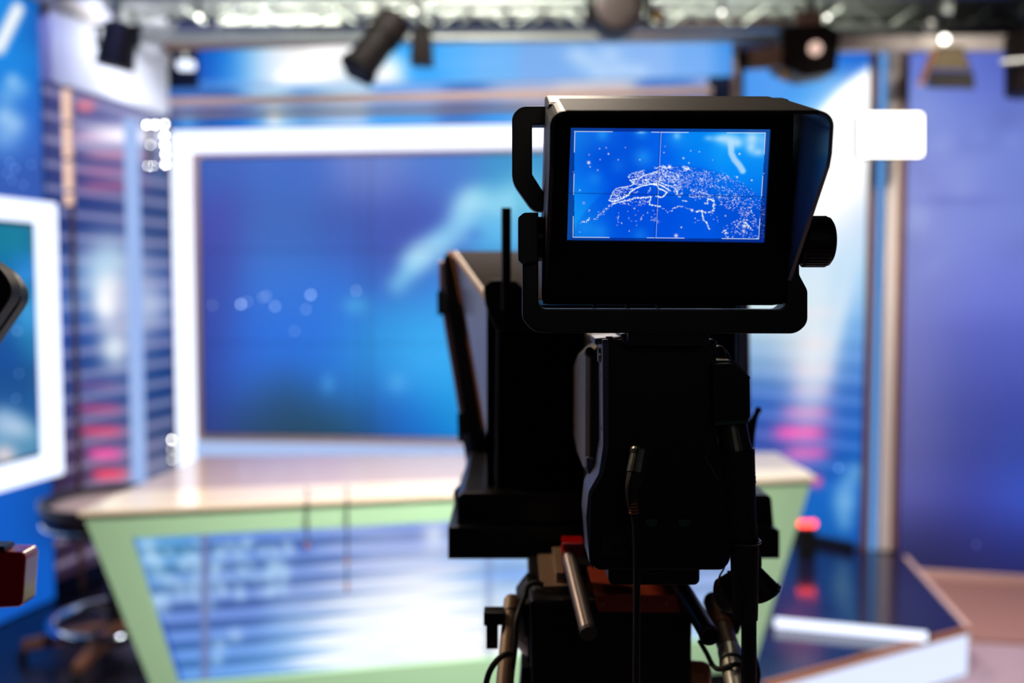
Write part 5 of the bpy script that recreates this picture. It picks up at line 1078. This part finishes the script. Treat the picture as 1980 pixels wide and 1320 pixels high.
# ================================================================== SECOND CAMERA AT THE LEFT EDGE
c2 = thing('studio_camera', 'second studio camera barely reaching into the left edge of view', 'camera', P(-160, 1100, 1.1))
def side_shape(dx, dy, D, dep, r=34):
    pts = [(-150+dx, 452+dy), (10+dx, 504+dy), (45+dx, 560+dy), (-110+dx, 782+dy), (-300+dx, 690+dy)]
    return prism(B(), fillet(pts, [30, r, r, 30, 30], 8), D, dep)
obj('viewfinder_hood', side_shape(1, 14, 1.03, .022), 'black_plastic', c2, bevel=.003, seg=3)
obj('viewfinder_face', side_shape(-16, 4, 1.00, .022), 'black_rubber', c2, bevel=.002, seg=3)
obj('viewfinder_seam', side_shape(-8, 9, 1.0225, .007), 'bronze_metal', c2, bevel=.0008, label='thin bronze rim')
obj('red_grip', prism(B(), fillet([(-80, 1062), (44, 1068), (49, 1080), (43, 1168), (37, 1174), (-80, 1180)], [0, 4, 6, 8, 6, 0]), 1.0, .03), 'red_plastic', c2, bevel=.009, seg=4, label='glossy red grip')
obj('grip_arm', tube(B(), P(-70, 1120, 1.02), P(-230, 1120, 1.05), .012), 'black_metal', c2)
obj('grip_plate', prism(B(), [(-80, 1054), (8, 1056), (10, 1064), (-80, 1063)], 1.0, .02), 'black_metal', c2)
obj('body', box2(B(), (P(-330, 700, 1.02).x, .99, P(0, 1190, 1.02).z), (P(-190, 700, 1.02).x, 1.12, P(0, 640, 1.02).z)), 'black_plastic', c2, bevel=.005)
cz = P(-190, 1190, 1.06); obj('column', lathe(B(), Vector((cz.x, 1.06, .1)), (0, 0, 1), [(0, .3), (.03, .3), (.05, .09), (.6, .09), (.6, .06), (cz.z-.1, .06)], 28), 'black_metal', c2)
obj('base', box2(B(), (cz.x-.25, .85, 0), (cz.x+.25, 1.3, .1)), 'black_metal', c2, bevel=.02)

# ================================================================== LIGHT
def area(name, loc, target, size, power, color, size_y=None, spread=math.pi):
    l = bpy.data.lights.new(name, 'AREA'); o = bpy.data.objects.new(name, l); COL.objects.link(o); o.location = loc
    o.rotation_euler = (Vector(target)-Vector(loc)).to_track_quat('-Z', 'Y').to_euler(); l.energy = power; l.color = color; l.size = size; l.spread = spread
    if size_y: l.shape = 'RECTANGLE'; l.size_y = size_y
    return o
area('key_desk', (0.1, 4.3, 3.3), (-.2, 3.2, .9), .6, 28, (1, .86, .72), spread=math.radians(110))
area('desk_front', (.0, 1.5, 3.3), (-.05, 3.1, .6), .5, 42, (.97, .98, 1.0), spread=math.radians(72))
area('header_wash', (-.4, 4.2, 3.42), (-.2, 5.9, 2.75), 1.2, 13, (1, .94, .88), .3, spread=math.radians(130))
area('post_wash', (2.7, 3.2, 3.3), (2.0, 5.1, 1.7), .3, 4.5, (1, .93, .86), spread=math.radians(50))
area('beam_wash', (2.1, 4.55, 3.35), (2.1, 4.93, 2.85), .3, .5, (1, .95, .88), spread=math.radians(60))
area('rig_left', (-2.0, 2.3, 3.0), (.0, 1.3, 1.45), .4, 3.4, (1, .74, .52), spread=math.radians(50))
area('rig_rim', (-.15, 2.6, 3.35), (.15, 1.1, 1.4), .5, 2.6, (1, .78, .58), spread=math.radians(80))
area('floor_right', (2.7, 3.6, 3.3), (2.5, 4.4, 0), .5, 22, (1, .88, .88), spread=math.radians(90))
area('white_wall', (-.9, 5.0, 3.2), (-2.2, 5.7, 2.72), .3, 5, (.9, .94, 1), spread=math.radians(60))
area('blue_wash', (-1.7, 3.9, 3.2), (-2.3, 5.0, 2.9), .2, 3, (.3, .35, 1), spread=math.radians(80))
area('grid_wash', (0, 5.0, 3.42), (0, 5.7, 3.0), 4.0, 21, (.95, 1, .86), .2, spread=math.radians(120))
area('rear_fill', (.3, -1.0, 2.2), (.2, 1, 1.3), .8, .3, (1, .92, .78), spread=math.radians(120))  # added dim fill from behind the camera, no real source there
w = bpy.data.worlds.new('studio_dark'); sc.world = w; w.use_nodes = True
w.node_tree.nodes['Background'].inputs['Color'].default_value = (.05, .06, .09, 1); w.node_tree.nodes['Background'].inputs['Strength'].default_value = .02
sc.view_settings.view_transform = 'Standard'; sc.view_settings.look = 'None'; sc.view_settings.exposure = 0; sc.view_settings.gamma = 1
sc.view_settings.use_curve_mapping = False
sc.cycles.sample_clamp_indirect = 4.0; sc.cycles.use_denoising = True
